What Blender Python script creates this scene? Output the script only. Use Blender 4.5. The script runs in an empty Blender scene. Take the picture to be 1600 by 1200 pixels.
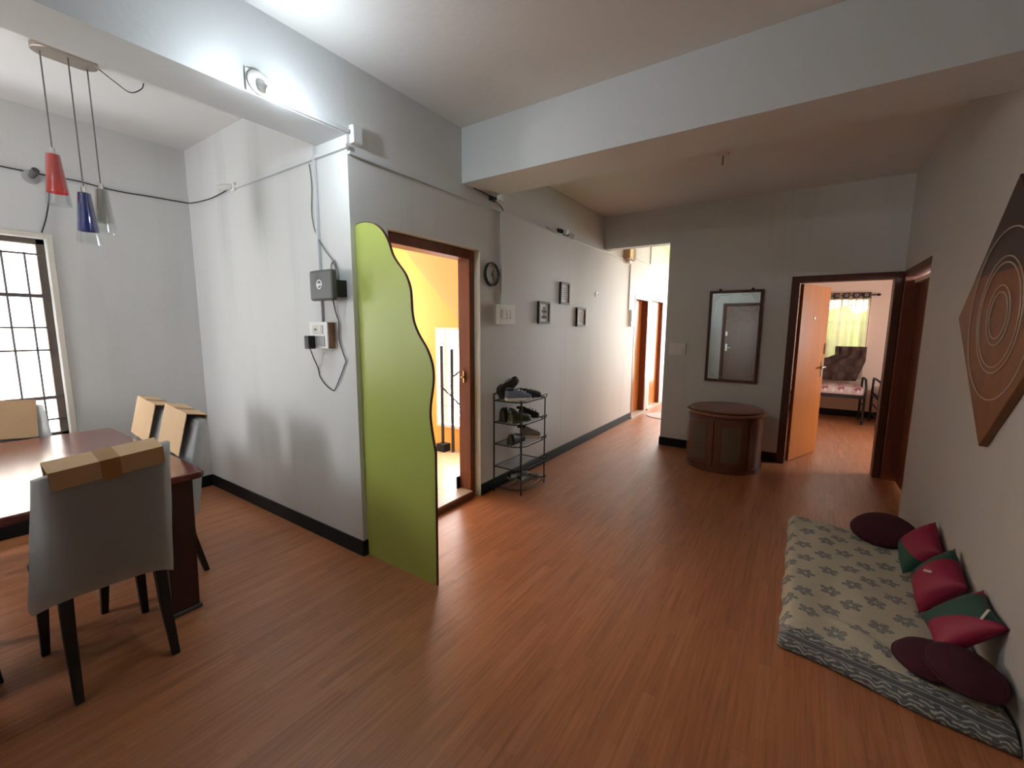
import bpy, bmesh, math, random
from mathutils import Vector, Matrix
random.seed(7)
S = bpy.context.scene
COL = S.collection
PI = math.pi

# ------------------------------------------------------------------ camera, sky, exposure
YAW, PITCH, ROLL, FPX, CAMH = 0.5934, 0.1326, 0.0062, 668.1, 1.5
cd = bpy.data.cameras.new('camera'); cam = bpy.data.objects.new('camera', cd); COL.objects.link(cam)
cd.sensor_width = 36; cd.lens = FPX * 36 / 1600; cd.clip_start = 0.02
fw = Vector((-math.sin(YAW) * math.cos(PITCH), math.cos(YAW) * math.cos(PITCH), -math.sin(PITCH)))
rt = Vector((math.cos(YAW), math.sin(YAW), 0)); up = rt.cross(fw)
rt, up = math.cos(ROLL) * rt + math.sin(ROLL) * up, -math.sin(ROLL) * rt + math.cos(ROLL) * up
cam.matrix_world = Matrix(((rt.x, up.x, -fw.x, 0), (rt.y, up.y, -fw.y, 0), (rt.z, up.z, -fw.z, CAMH), (0, 0, 0, 1)))
S.camera = cam
SKY = 26.0
BULB = 560.0
w = bpy.data.worlds.new('sky'); S.world = w; w.use_nodes = True
bg = w.node_tree.nodes['Background']; bg.inputs[0].default_value = (0.97, 0.99, 1.0, 1); bg.inputs[1].default_value = SKY
S.view_settings.view_transform = 'Standard'; S.view_settings.look = 'None'
S.view_settings.exposure = 0.0; S.view_settings.gamma = 1.0; S.view_settings.use_curve_mapping = False
S.cycles.max_bounces = 10; S.cycles.diffuse_bounces = 6; S.cycles.glossy_bounces = 4
S.cycles.transparent_max_bounces = 12; S.cycles.sample_clamp_indirect = 6.0
S.cycles.caustics_reflective = False; S.cycles.caustics_refractive = False

def portal(name, loc, axis, sx, sy):
    """daylight portal lying in a window opening, facing into the house along axis"""
    l = bpy.data.lights.new(name, 'AREA'); l.shape = 'RECTANGLE'; l.size = sx; l.size_y = sy
    l.cycles.is_portal = True
    o = bpy.data.objects.new(name, l); COL.objects.link(o)
    o.location = loc; o.rotation_euler = Vector(axis).to_track_quat('-Z', 'Y').to_euler()
    return o
portal('daylight_dining_window', (-4.70, .25, 1.38), (1, 0, 0), 1.1, 1.6)
portal('daylight_dining_side', (-3.975, -1.58, 1.63), (0, 1, 0), .75, 1.05)
portal('daylight_stair_side', (-4.69, 2.825, 1.8), (1, 0, 0), 1.45, 1.5)
portal('daylight_stair_window', (-3.05, 3.93, 0.9), (0, -1, 0), 1.2, 1.3)
portal('daylight_corridor_end', (-1.375, 9.78, 1.48), (0, -1, 0), 1.5, 2.3)
portal('daylight_bedroom_window', (0.58, 9.47, 1.5), (0, -1, 0), 0.8, 1.3)
portal('daylight_bedroom_side', (2.63, 6.85, 1.5), (-1, 0, 0), 1.1, 1.1)

# ------------------------------------------------------------------ plan (metres)
XL, XA, YR, YB1, YB2, YF, XW = -2.28, -4.52, 1.65, 2.67, 3.08, 5.56, 0.76
ZC, ZC2, ZD, ZB, ZF, XM, YN = 3.0, 2.94, 2.98, 2.60, 2.53, -1.43, 4.50
YBK = -0.6

# ------------------------------------------------------------------ node helpers
class Ex:
    def __init__(s, nt, sock): s.nt, s.s = nt, sock
    def _m(s, op, o=None, o2=None):
        n = s.nt.nodes.new('ShaderNodeMath'); n.operation = op
        for i, v in enumerate((s, o, o2)):
            if v is None: continue
            if isinstance(v, Ex): s.nt.links.new(v.s, n.inputs[i])
            else: n.inputs[i].default_value = v
        return Ex(s.nt, n.outputs[0])
    def __add__(s, o): return s._m('ADD', o)
    def __sub__(s, o): return s._m('SUBTRACT', o)
    def __mul__(s, o): return s._m('MULTIPLY', o)
    def __truediv__(s, o): return s._m('DIVIDE', o)
    def floor(s): return s._m('FLOOR')
    def fract(s): return s._m('FRACT')
    def abs(s): return s._m('ABSOLUTE')
    def sin(s): return s._m('SINE')
    def cos(s): return s._m('COSINE')
    def sqrt(s): return s._m('SQRT')
    def atan2(s, o): return s._m('ARCTAN2', o)
    def lt(s, o): return s._m('LESS_THAN', o)
    def gt(s, o): return s._m('GREATER_THAN', o)
    def mod(s, o): return s._m('FLOORED_MODULO', o)
    def mx(s, o): return s._m('MAXIMUM', o)
    def mn(s, o): return s._m('MINIMUM', o)
    def ramp(s, lo, hi):
        n = s.nt.nodes.new('ShaderNodeMapRange'); n.inputs[1].default_value = lo; n.inputs[2].default_value = hi
        s.nt.links.new(s.s, n.inputs[0]); return Ex(s.nt, n.outputs[0])

class Mat:
    def __init__(m, name):
        m.m = bpy.data.materials.new(name); m.m.use_nodes = True
        m.nt = m.m.node_tree; m.b = m.nt.nodes['Principled BSDF']
        tc = m.nt.nodes.new('ShaderNodeTexCoord'); m.obj = tc.outputs['Object']
        sp = m.nt.nodes.new('ShaderNodeSeparateXYZ'); m.nt.links.new(m.obj, sp.inputs[0])
        m.x, m.y, m.z = (Ex(m.nt, sp.outputs[i]) for i in range(3))
    def vec(m, sc):
        n = m.nt.nodes.new('ShaderNodeMapping'); n.inputs['Scale'].default_value = sc
        m.nt.links.new(m.obj, n.inputs[0]); return n.outputs[0]
    def noise(m, sc, scale=1.0, det=3, rough=.55):
        n = m.nt.nodes.new('ShaderNodeTexNoise'); n.inputs['Scale'].default_value = scale
        n.inputs['Detail'].default_value = det; n.inputs['Roughness'].default_value = rough
        m.nt.links.new(m.vec(sc if isinstance(sc, tuple) else (sc,) * 3), n.inputs['Vector']); return Ex(m.nt, n.outputs[0])
    def comb(m, a, b, c):
        n = m.nt.nodes.new('ShaderNodeCombineXYZ')
        for i, v in enumerate((a, b, c)):
            if isinstance(v, Ex): m.nt.links.new(v.s, n.inputs[i])
            else: n.inputs[i].default_value = v
        return n.outputs[0]
    def mix(m, f, a, b, mode='MIX'):
        n = m.nt.nodes.new('ShaderNodeMix'); n.data_type = 'RGBA'; n.blend_type = mode
        if isinstance(f, Ex): m.nt.links.new(f.s, n.inputs[0])
        else: n.inputs[0].default_value = f
        for i, v in ((6, a), (7, b)):
            if isinstance(v, tuple): n.inputs[i].default_value = (*v[:3], 1)
            else: m.nt.links.new(v, n.inputs[i])
        return n.outputs[2]
    def col(m, c):
        if isinstance(c, tuple): m.b.inputs['Base Color'].default_value = (*c[:3], 1)
        else: m.nt.links.new(c, m.b.inputs['Base Color'])
    def set(m, **k):
        for a, v in k.items():
            i = m.b.inputs[a.replace('_', ' ')]
            if isinstance(v, Ex): m.nt.links.new(v.s, i)
            else: i.default_value = v
        return m
    def bump(m, h, dist=.01, st=.5):
        n = m.nt.nodes.new('ShaderNodeBump'); n.inputs['Distance'].default_value = dist; n.inputs['Strength'].default_value = st
        m.nt.links.new(h.s, n.inputs['Height']); m.nt.links.new(n.outputs[0], m.b.inputs['Normal'])

def simple(name, c, rough=.5, metal=0., var=.12, sc=8., bump=0., coat=0.):
    m = Mat(name); n = m.noise(sc)
    m.col(m.mix(n, tuple(v * (1 - var) for v in c), tuple(min(1, v * (1 + var)) for v in c)))
    m.set(Roughness=rough, Metallic=metal, Coat_Weight=coat)
    if bump: m.bump(m.noise(sc * 6), bump, .5)
    return m.m

def wallmat(name, c, streak=.10):
    m = Mat(name)
    base = m.mix(m.noise(.9, 1, 4), tuple(v * .94 for v in c), tuple(min(1, v * 1.04) for v in c))
    st = m.noise((5, 5, .5), 1, 4, .6).ramp(.52, .78) * streak * 3
    st = st * m.noise(.6).ramp(.4, .65)
    base = m.mix(st, base, tuple(v * .72 for v in c))
    sm = m.noise(3.2, 1, 5, .7).ramp(.62, .8) * .25
    base = m.mix(sm, base, tuple(v * .8 for v in c))
    m.col(base); m.set(Roughness=.62)
    m.bump(m.noise(22, 1, 4), .004, .35)
    return m.m

def woodmat(name, c1, c2, rough=.35, axis=2, coat=.15, sc=1.):
    m = Mat(name); s = [14 * sc] * 3; s[axis] = 1.1 * sc
    g = m.noise(tuple(s), 1, 5, .65)
    f = m.noise(tuple(v * 5 for v in s), 1, 3)
    k = (g * .7 + f * .3).ramp(.35, .68)
    m.col(m.mix(k, c1, c2)); m.set(Roughness=rough, Coat_Weight=coat, Coat_Roughness=.2)
    m.bump(f, .002, .25)
    return m.m

M = {}
M['wall'] = wallmat('wall_paint', (.675, .685, .68), .2)
M['wallr'] = wallmat('wall_paint_shaded', (.50, .49, .475))  # darkened copy of the wall paint, the right wall's shade put into its colour
M['beam'] = wallmat('beam_paint', (.68, .70, .72), .03)
M['ceil'] = wallmat('ceiling_paint', (.70, .69, .68), .03)
M['bedwall'] = wallmat('bedroom_paint', (.70, .54, .44), .03)
M['yellow'] = wallmat('yellow_paint', (.80, .41, .09), .03)
M['peach'] = wallmat('peach_paint', (.80, .46, .18), .03)
M['skirt'] = simple('black_skirting', (.012, .012, .013), .6, var=.3)
_p = M['skirt'].node_tree.nodes['Principled BSDF']; _p.inputs['Specular IOR Level'].default_value = .2
M['teak'] = woodmat('teak_frame', (.12, .026, .008), (.21, .055, .017), .5, coat=0)
M['darkteak'] = woodmat('dark_teak', (.06, .013, .006), (.11, .028, .011), .5, coat=0)
M['leaf'] = woodmat('door_veneer', (.42, .125, .022), (.53, .18, .036), .38)
M['leafd'] = woodmat('brown_door', (.11, .036, .014), (.17, .060, .023), .3, coat=.15)
M['cab'] = woodmat('cabinet_veneer', (.10, .028, .014), (.17, .05, .022), .35)
M['cabtop'] = woodmat('cabinet_top', (.17, .055, .03), (.25, .085, .045), .35, axis=0)
M['cabpanel'] = simple('cabinet_inset', (.12, .085, .05), .6, bump=.001)
M['table'] = woodmat('table_veneer', (.075, .014, .012), (.13, .026, .020), .22, axis=0, coat=.5)
M['tableleg'] = woodmat('table_leg', (.022, .008, .008), (.045, .014, .013), .4)
M['black'] = simple('black_metal', (.009, .009, .010), .6, 0.)
M['dark'] = simple('dark_stain', (.007, .005, .0045), .55)
M['white'] = simple('white_plastic', (.82, .82, .80), .4, var=.05)
M['conduit'] = simple('conduit_plastic', (.64, .655, .67), .45, var=.04)
M['wire'] = simple('black_wire', (.02, .02, .02), .5)
M['greywire'] = simple('grey_wire', (.16, .16, .15), .5)
M['steel'] = simple('brushed_steel', (.55, .53, .5), .3, 1.)
M['nickel'] = simple('satin_nickel', (.42, .36, .31), .35, .9)
M['brass'] = simple('brass', (.6, .45, .22), .3, 1.)
M['card'] = simple('cardboard', (.54, .36, .20), .75, var=.10, sc=5, bump=.002)
M['tape'] = simple('packing_tape', (.36, .20, .08), .25)
M['ivory'] = simple('window_paint', (.70, .66, .58), .5)
M['stile'] = simple('window_steel', (.10, .075, .06), .5, var=.3)
M['grille'] = simple('grille_steel', (.09, .075, .085), .5)
M['tile'] = simple('cream_tile', (.46, .33, .19), .3, var=.12, sc=3)
M['rubber'] = simple('rubber', (.03, .03, .03), .7)
M['greyplastic'] = simple('grey_plastic', (.085, .085, .09), .5, var=.1)
M['socketgrey'] = simple('socket_grey', (.33, .33, .34), .5)
M['boxwood'] = woodmat('box_wood', (.25, .11, .05), (.34, .16, .08), .5)
M['stone'] = simple('threshold_stone', (.42, .33, .27), .4, var=.2)
M['paper'] = simple('paper', (.70, .68, .62), .6, var=.06)
M['ink'] = simple('ink', (.018, .017, .016), .7)
M['inkgrey'] = simple('grey_ink', (.30, .30, .29), .6)
M['outwall'] = wallmat('outside_render', (.80, .79, .74), .2)
M['hedge'] = simple('hedge_leaf', (.16, .30, .04), .6, var=.7, sc=9)
M['mat'] = simple('round_mat', (.50, .36, .33), .5, var=.08)
M['maroon'] = simple('maroon_velvet', (.048, .004, .012), .95, var=.35, sc=14, bump=.004)
M['clockface'] = simple('clock_face', (.48, .47, .45), .5)
M['tag'] = simple('satin_tag', (.6, .58, .55), .5)

def floormat():
    m = Mat('vinyl_planks')
    W, Lg = .048, .42
    row = (m.x / W).floor()
    off = ((row * 12.9898).sin() * 43.7).fract()
    cell = (m.y / Lg + off).floor()
    rnd = ((row * 7.13 + cell * 3.71).sin() * 437.5).fract()
    rnd2 = ((row * 3.3 + cell * 9.17).sin() * 217.5).fract()
    grain = m.noise((70, 2.4, 1), 1, 5, .65)
    fine = m.noise((190, 5, 1), 1, 3, .6)
    big = m.noise((1.3, .45, 1), 1, 3)
    k = grain * .62 + rnd * .11 + big * .18 + fine * .22
    c = m.mix(k.ramp(.34, .80), (.225, .068, .022), (.52, .200, .078))
    c = m.mix(rnd2.gt(.88) * .22, c, (.50, .23, .12))
    c = m.mix(grain.ramp(.42, .30) * .4, c, (.15, .048, .022))
    seam = ((m.x / W).fract() - .5).abs().gt(.48)
    c = m.mix(seam * .18, c, (.10, .034, .018))
    m.col(c)
    sc = m.noise((1.2, 1.2, 1), 1, 4, .6)
    m.set(Roughness=sc * .16 + .33)
    m.b.inputs['Specular IOR Level'].default_value = .85
    m.bump(m.noise((2.3, 1.1, 1), 1, 3) * 1.0 + grain * .015, .012, .3)
    return m.m
M['floor'] = floormat()

def sheermat(name, c, alpha, rough=.5, transl=0.):
    """thin film or glass: part transparent, part reflecting"""
    m = Mat(name); nt = m.nt; out = nt.nodes['Material Output']
    m.col(c); m.set(Roughness=rough)
    t = nt.nodes.new('ShaderNodeBsdfTransparent'); mx = nt.nodes.new('ShaderNodeMixShader')
    src = m.b.outputs[0]
    if transl:
        tr = nt.nodes.new('ShaderNodeBsdfTranslucent'); tr.inputs[0].default_value = (*c, 1)
        m2 = nt.nodes.new('ShaderNodeMixShader'); m2.inputs[0].default_value = transl
        nt.links.new(src, m2.inputs[1]); nt.links.new(tr.outputs[0], m2.inputs[2]); src = m2.outputs[0]
    mx.inputs[0].default_value = alpha
    nt.links.new(t.outputs[0], mx.inputs[1]); nt.links.new(src, mx.inputs[2])
    nt.links.new(mx.outputs[0], out.inputs[0])
    return m
def glassmat(name, refl=.10, tint=(1, 1, 1)):
    m = bpy.data.materials.new(name); m.use_nodes = True; nt = m.node_tree; nt.nodes.remove(nt.nodes['Principled BSDF'])
    out = nt.nodes['Material Output']; t = nt.nodes.new('ShaderNodeBsdfTransparent'); t.inputs[0].default_value = (*tint, 1)
    g = nt.nodes.new('ShaderNodeBsdfGlossy'); g.inputs['Roughness'].default_value = .06
    fr = nt.nodes.new('ShaderNodeLayerWeight'); fr.inputs[0].default_value = .35
    ml = nt.nodes.new('ShaderNodeMath'); ml.operation = 'MULTIPLY_ADD'; ml.inputs[1].default_value = .25; ml.inputs[2].default_value = refl
    nt.links.new(fr.outputs['Fresnel'], ml.inputs[0])
    mx = nt.nodes.new('ShaderNodeMixShader'); nt.links.new(ml.outputs[0], mx.inputs[0])
    nt.links.new(t.outputs[0], mx.inputs[1]); nt.links.new(g.outputs[0], mx.inputs[2]); nt.links.new(mx.outputs[0], out.inputs[0])
    return m
M['pane'] = glassmat('window_pane', .02)
M['glass'] = glassmat('clear_glass', .03, (.96, .97, .97))
fm = sheermat('foam_wrap', (.76, .79, .82), .86, .4, .55)
fm.bump(fm.noise((3, 3, 5), 1, 4), .02, .6); M['film'] = fm.m
M['redglass'] = sheermat('red_glass', (.75, .035, .02), .95, .25, .45).m
M['blueglass'] = sheermat('blue_glass', (.02, .03, .30), .95, .25, .45).m
M['frost'] = sheermat('frosted_glass', (.60, .58, .52), .75, .4, .4).m

def greenmat():
    m = Mat('green_laminate')
    c = m.mix(m.noise(1.2), (.40, .47, .10), (.45, .52, .12))
    c = m.mix(m.noise((2, 2, 6)).ramp(.55, .8) * .2, c, (.48, .53, .17))
    m.col(c); m.set(Roughness=.3); return m.m
M['green'] = greenmat()

def mirrormat():
    m = Mat('mirror_glass'); m.col((.80, .86, .84)); m.set(Metallic=1., Roughness=.015); return m.m
M['mirror'] = mirrormat()
M['etch'] = simple('etched_glass', (.40, .44, .42), .5)

def emitmat(name, c, st):
    m = bpy.data.materials.new(name); m.use_nodes = True; nt = m.node_tree; nt.nodes.remove(nt.nodes['Principled BSDF'])
    e = nt.nodes.new('ShaderNodeEmission'); e.inputs[0].default_value = (*c, 1); e.inputs[1].default_value = st
    nt.links.new(e.outputs[0], nt.nodes['Material Output'].inputs[0]); return m
M['bulb'] = emitmat('lit_bulb', (.84, .95, 1.0), BULB)

# ------------------------------------------------------------------ mesh helpers
class MB:
    def __init__(s): s.v, s.f = [], []
    def add(s, vs, fs):
        o = len(s.v); s.v += [tuple(v) for v in vs]; s.f += [tuple(i + o for i in f) for f in fs]; return s
    def box(s, x0, x1, y0, y1, z0, z1, mat=None):
        vs = [Vector((x, y, z)) for x in (x0, x1) for y in (y0, y1) for z in (z0, z1)]
        if mat is not None: vs = [mat @ v for v in vs]
        return s.add(vs, [(0, 1, 3, 2), (4, 6, 7, 5), (0, 4, 5, 1), (2, 3, 7, 6), (0, 2, 6, 4), (1, 5, 7, 3)])
    def prism(s, poly, axis, lo, hi):
        """polygon in the two other axes, extruded along axis"""
        def P(a, b, t): return ((t, a, b), (a, t, b), (a, b, t))[axis]
        n = len(poly)
        vs = [P(a, b, lo) for a, b in poly] + [P(a, b, hi) for a, b in poly]
        fs = [tuple(range(n))[::-1], tuple(range(n, 2 * n))] + [(i, (i + 1) % n, n + (i + 1) % n, n + i) for i in range(n)]
        return s.add(vs, fs)
    def tube(s, pts, r, n=6, caps=True, closed=False):
        pts = [Vector(p) for p in pts]; m = len(pts); o = len(s.v); prev = None
        rs = r if isinstance(r, (list, tuple)) else [r] * m
        for i, p in enumerate(pts):
            a = pts[i - 1] if (i or closed) else p; b = pts[(i + 1) % m] if (i < m - 1 or closed) else p
            d = (b - a).normalized()
            u = prev if prev is not None else (Vector((0, 0, 1)) if abs(d.z) < .9 else Vector((1, 0, 0)))
            u = (u - d * u.dot(d)).normalized(); prev = u; v = d.cross(u)
            for k in range(n):
                t = 2 * PI * k / n; s.v.append(tuple(p + rs[i] * (math.cos(t) * u + math.sin(t) * v)))
        for i in range(m if closed else m - 1):
            j = (i + 1) % m
            for k in range(n): s.f.append((o + i * n + k, o + i * n + (k + 1) % n, o + j * n + (k + 1) % n, o + j * n + k))
        if caps and not closed:
            s.f.append(tuple(o + k for k in range(n))[::-1]); s.f.append(tuple(o + (m - 1) * n + k for k in range(n)))
        return s
    def lathe(s, prof, c=(0, 0, 0), n=24, sx=1., sy=1., a0=0., a1=2 * PI, mat=None):
        o = len(s.v); full = abs(a1 - a0 - 2 * PI) < 1e-6; nn = n if full else n + 1
        for r, z in prof:
            for k in range(nn):
                t = a0 + (a1 - a0) * k / n; v = Vector((r * sx * math.cos(t), r * sy * math.sin(t), z))
                if mat is not None: v = mat @ v
                s.v.append(tuple(v + Vector(c)))
        for i in range(len(prof) - 1):
            for k in range(n):
                k2 = (k + 1) % nn
                s.f.append((o + i * nn + k, o + i * nn + k2, o + (i + 1) * nn + k2, o + (i + 1) * nn + k))
        return s
    def build(s, name, mat, parent=None, smooth=False, bevel=0., rel=True):
        off = parent_loc(parent) if (parent is not None and rel) else Vector((0, 0, 0))
        me = bpy.data.meshes.new(name); me.from_pydata([tuple(Vector(v) - off) for v in s.v], [], s.f)
        bm = bmesh.new(); bm.from_mesh(me); bmesh.ops.recalc_face_normals(bm, faces=bm.faces); bm.to_mesh(me); bm.free()
        me.materials.append(M[mat] if isinstance(mat, str) else mat)
        o = bpy.data.objects.new(name, me); COL.objects.link(o)
        if smooth:
            me.shade_smooth()
            if smooth == 'auto': me.set_sharp_from_angle(angle=math.radians(38))
        if parent is not None: o.parent = parent
        if bevel:
            b = o.modifiers.new('bevel', 'BEVEL'); b.width = bevel; b.segments = 2; b.limit_method = 'ANGLE'
        return o
def parent_loc(p):
    v = Vector((0, 0, 0))
    while p is not None: v += p.location; p = p.parent
    return v
def box(*a): return MB().box(*a)
def tag(o, label, cat, group=None, kind=None):
    o['label'] = label; o['category'] = cat
    if group: o['group'] = group
    if kind: o['kind'] = kind
    return o
def thing(name, label, cat, loc=(0, 0, 0), rz=0., group=None, kind=None):
    o = bpy.data.objects.new(name, None); COL.objects.link(o); o.empty_display_size = .1
    o.location = loc; o.rotation_euler.z = rz; return tag(o, label, cat, group, kind)
def struct(o, label, cat): return tag(o, label, cat, kind='structure')
def copy_tree(o, parent=None):
    c = o.copy(); COL.objects.link(c)
    if parent is not None: c.parent = parent
    for ch in list(o.children): copy_tree(ch, c)
    return c
def spline(pts, n=8):
    P = [Vector(p) for p in pts]; P = [2 * P[0] - P[1]] + P + [2 * P[-1] - P[-2]]; out = []
    for i in range(1, len(P) - 2):
        for k in range(n):
            t = k / n; a, b, c, d = P[i - 1], P[i], P[i + 1], P[i + 2]
            out.append(.5 * ((2 * b) + (c - a) * t + (2 * a - 5 * b + 4 * c - d) * t * t + (3 * b - a - 3 * c + d) * t ** 3))
    return out + [P[-2]]

def wall(name, axis, a0, a1, t0, t1, z0, z1, holes, mat, label):
    """wall running along axis (0 = X, 1 = Y) between a0..a1, thick t0..t1, with (a, a, z, z) openings"""
    A = sorted({a0, a1, *[v for h in holes for v in h[:2] if a0 < v < a1]})
    Z = sorted({z0, z1, *[v for h in holes for v in h[2:] if z0 < v < z1]})
    solid = lambda i, j: 0 <= i < len(A) - 1 and 0 <= j < len(Z) - 1 and not any(
        h[0] <= (A[i] + A[i + 1]) / 2 <= h[1] and h[2] <= (Z[j] + Z[j + 1]) / 2 <= h[3] for h in holes)
    idx, V, F = {}, [], []
    def vi(a, t, z):
        k = (a, t, z)
        if k not in idx: idx[k] = len(V); V.append((a, t, z) if axis == 0 else (t, a, z))
        return idx[k]
    for i in range(len(A) - 1):
        for j in range(len(Z) - 1):
            if not solid(i, j): continue
            p, q, r, s_ = A[i], A[i + 1], Z[j], Z[j + 1]
            for t in (t0, t1): F.append((vi(p, t, r), vi(q, t, r), vi(q, t, s_), vi(p, t, s_)))
            if not solid(i - 1, j): F.append((vi(p, t0, r), vi(p, t1, r), vi(p, t1, s_), vi(p, t0, s_)))
            if not solid(i + 1, j): F.append((vi(q, t0, r), vi(q, t1, r), vi(q, t1, s_), vi(q, t0, s_)))
            if not solid(i, j - 1): F.append((vi(p, t0, r), vi(q, t0, r), vi(q, t1, r), vi(p, t1, r)))
            if not solid(i, j + 1): F.append((vi(p, t0, s_), vi(q, t0, s_), vi(q, t1, s_), vi(p, t1, s_)))
    b = MB(); b.add(V, F); return struct(b.build(name, mat), label, 'wall')

# ------------------------------------------------------------------ the shell
struct(box(-4.67, 2.75, -1.55, 9.85, -.12, 0).build('floor', 'floor'), 'reddish brown wood-print vinyl floor running through the rooms', 'floor')
wall('wall_left', 1, YR, 9.85, XL - .15, XL, 0, 3.1, [(1.93, 2.89, 0, 2.13), (6.90, 7.66, 0, 2.02), (7.78, 8.62, 0, 2.04)], 'wall',
     'long pale grey wall with the entrance doorway, clock and picture frames')
wall('wall_alcove', 0, -4.67, XL - .15, YR, YR + .15, 0, 3.1, [], 'wall', 'pale grey side wall of the dining alcove behind the router')
wall('wall_window', 1, -1.55, YR, XA - .15, XA, 0, 3.1, [(-.25, .75, .65, 2.10)], 'wall', 'grey dining wall around the barred window')
wall('wall_dining_back', 0, XA, XL, -1.55, -1.40, 0, 3.1, [(-4.3, -3.65, 1.15, 2.1)], 'wall', 'plain dining end wall behind the camera')
wall('wall_dining_return', 1, -1.40, .0, XL - .15, XL, 0, 3.1, [], 'wall', 'unseen light-blocking return wall between the dining alcove and back door')  # lengthened out of view to keep window light off the floor
wall('wall_back', 0, XL, XW, YBK - .15, YBK, 0, 3.1, [(-1.66, -.80, 0, 2.10)], 'wall', 'white back wall with brown door, seen in the mirror')
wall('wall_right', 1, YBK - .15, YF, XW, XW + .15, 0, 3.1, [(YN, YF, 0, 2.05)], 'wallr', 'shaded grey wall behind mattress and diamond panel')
wall('wall_far', 0, XL, XW + .15, YF, YF + .14, 0, 3.1, [(XL, XM, 0, ZF), (-.14, XW, 0, 2.05)], 'wall', 'grey far wall with mirror and bedroom doorway')
wall('wall_corridor_end', 0, XL, -.45, 9.6, 9.75, 0, 3.1, [(-2.1, -.65, .35, 2.6)], 'wall', 'white end wall of the corridor round its window')
wall('wall_bedroom_left', 1, YF + .14, 9.6, -.45, -.33, 0, 3.1, [], 'bedwall', 'pinkish bedroom wall beside the corridor')
wall('wall_bedroom_back', 0, -.33, 2.6, 9.3, 9.45, 0, 3.1, [(.28, .90, .93, 2.03)], 'bedwall', 'pinkish bedroom wall around the curtained window')
wall('wall_bedroom_right', 1, YF + .14, 9.3, 2.45, 2.6, 0, 3.1, [(6.35, 7.35, 1.0, 2.0)], 'bedwall', 'pinkish bedroom wall hidden at the side of the beds')
wall('wall_bedroom_front', 0, XW + .15, 2.45, YF, YF + .14, 0, 3.1, [], 'bedwall', 'pinkish bedroom wall beside its doorway')
struct(box(XL - .15, XW + .15, YBK - .15, YB1, ZC, 3.12).build('ceiling', 'ceil'), 'white ceiling of the front bay lit by the bulb', 'ceiling')
struct(box(XL, XW, YB2, YF, ZC2, 3.12).build('ceiling', 'ceil'), 'shaded ceiling of the far bay with a bare hook', 'ceiling')
struct(box(-4.67, -2.58, -1.55, YR, ZD, 3.12).build('ceiling', 'ceil'), 'grey ceiling above the dining table', 'ceiling')
struct(box(XL, -.45, YF + .14, 9.6, 2.98, 3.12).build('ceiling', 'ceil'), 'bright white ceiling of the corridor', 'ceiling')
struct(box(-.33, 2.6, YF + .14, 9.3, ZC2, 3.12).build('ceiling', 'bedwall'), 'pale ceiling of the bedroom', 'ceiling')
struct(box(-2.58, XL, 0, YR, ZB, 3.12).build('ceiling_beam', 'beam'), 'deep white beam over the dining opening carrying the lit bulb', 'beam')
struct(box(XL, XW, YB1, YB2, ZB, 3.12).build('ceiling_beam', 'beam'), 'broad pale beam crossing the room from wall to wall', 'beam')
# baseboards
def base(side, *bx):
    b = MB()
    for q in bx: b.box(*q)
    struct(b.build('baseboard_' + side, 'skirt', bevel=.004), 'black skirting strip along the foot of the %s wall' % side.replace('_', ' '), 'baseboard')
T = .012
base('left', (XL, XL + T, 2.89, 6.90, 0, .105))
base('entrance_corner', (XL, XL + T, YR, 1.93, 0, .105))
base('alcove', (XA, XL + T, YR - T, YR, 0, .105))
base('window', (XA, XA + T, -1.4, YR - T, 0, .105))
base('far', (XM, -.14, YF - T, YF, 0, .105), (XM - T, XM, YF - T, YF + .14, 0, .105))
base('bedroom', (-.33, 2.45, 9.3 - T, 9.3, 0, .11))

# ------------------------------------------------------------------ dining window
wn = thing('window_1', 'tall barred window with steel frame behind the dining table', 'window', (XA - .08, .15, .65), kind='structure')
b = MB(); b.box(XA - .02, XA + .012, .75, .785, .63, 2.135); b.box(XA - .02, XA + .012, -.285, -.25, .63, 2.135)
b.box(XA - .02, XA + .012, -.25, .75, 2.10, 2.135); b.box(XA - .02, XA + .03, -.25, .75, .60, .65); b.build('surround', 'ivory', wn, bevel=.003)
for y0, y1 in ((.705, .75), (.23, .27), (-.25, -.205)): box(XA - .10, XA - .05, y0, y1, .65, 2.10).build('stile', 'stile', wn, bevel=.004)
for z0, z1 in ((2.06, 2.10), (.65, .70)): box(XA - .10, XA - .05, -.25, .75, z0, z1).build('rail', 'stile', wn, bevel=.004)
for z, r in ((1.99, .0065), (1.70, .013), (1.475, .0065), (1.312, .0065), (.963, .012), (.80, .0065)):
    box(XA - .045 - r, XA - .045 + r, -.24, .74, z - r, z + r).build('bar', 'grille', wn)
y = .645
while y > -.2:
    MB().tube([(XA - .045, y, .66), (XA - .045, y, 2.0)], .007, 6).build('bar', 'grille', wn); y -= .107
for y0, y1 in ((.265, .71), (-.21, .235)): box(XA - .079, XA - .074, y0, y1, .69, 2.065).build('pane', 'pane', wn)
struct(box(-6.15, -6.0, -4, 5.5, -.5, 3.3).build('wall_outside', 'outwall'), 'sunlit pale rendered wall outside the dining window', 'wall')

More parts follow.
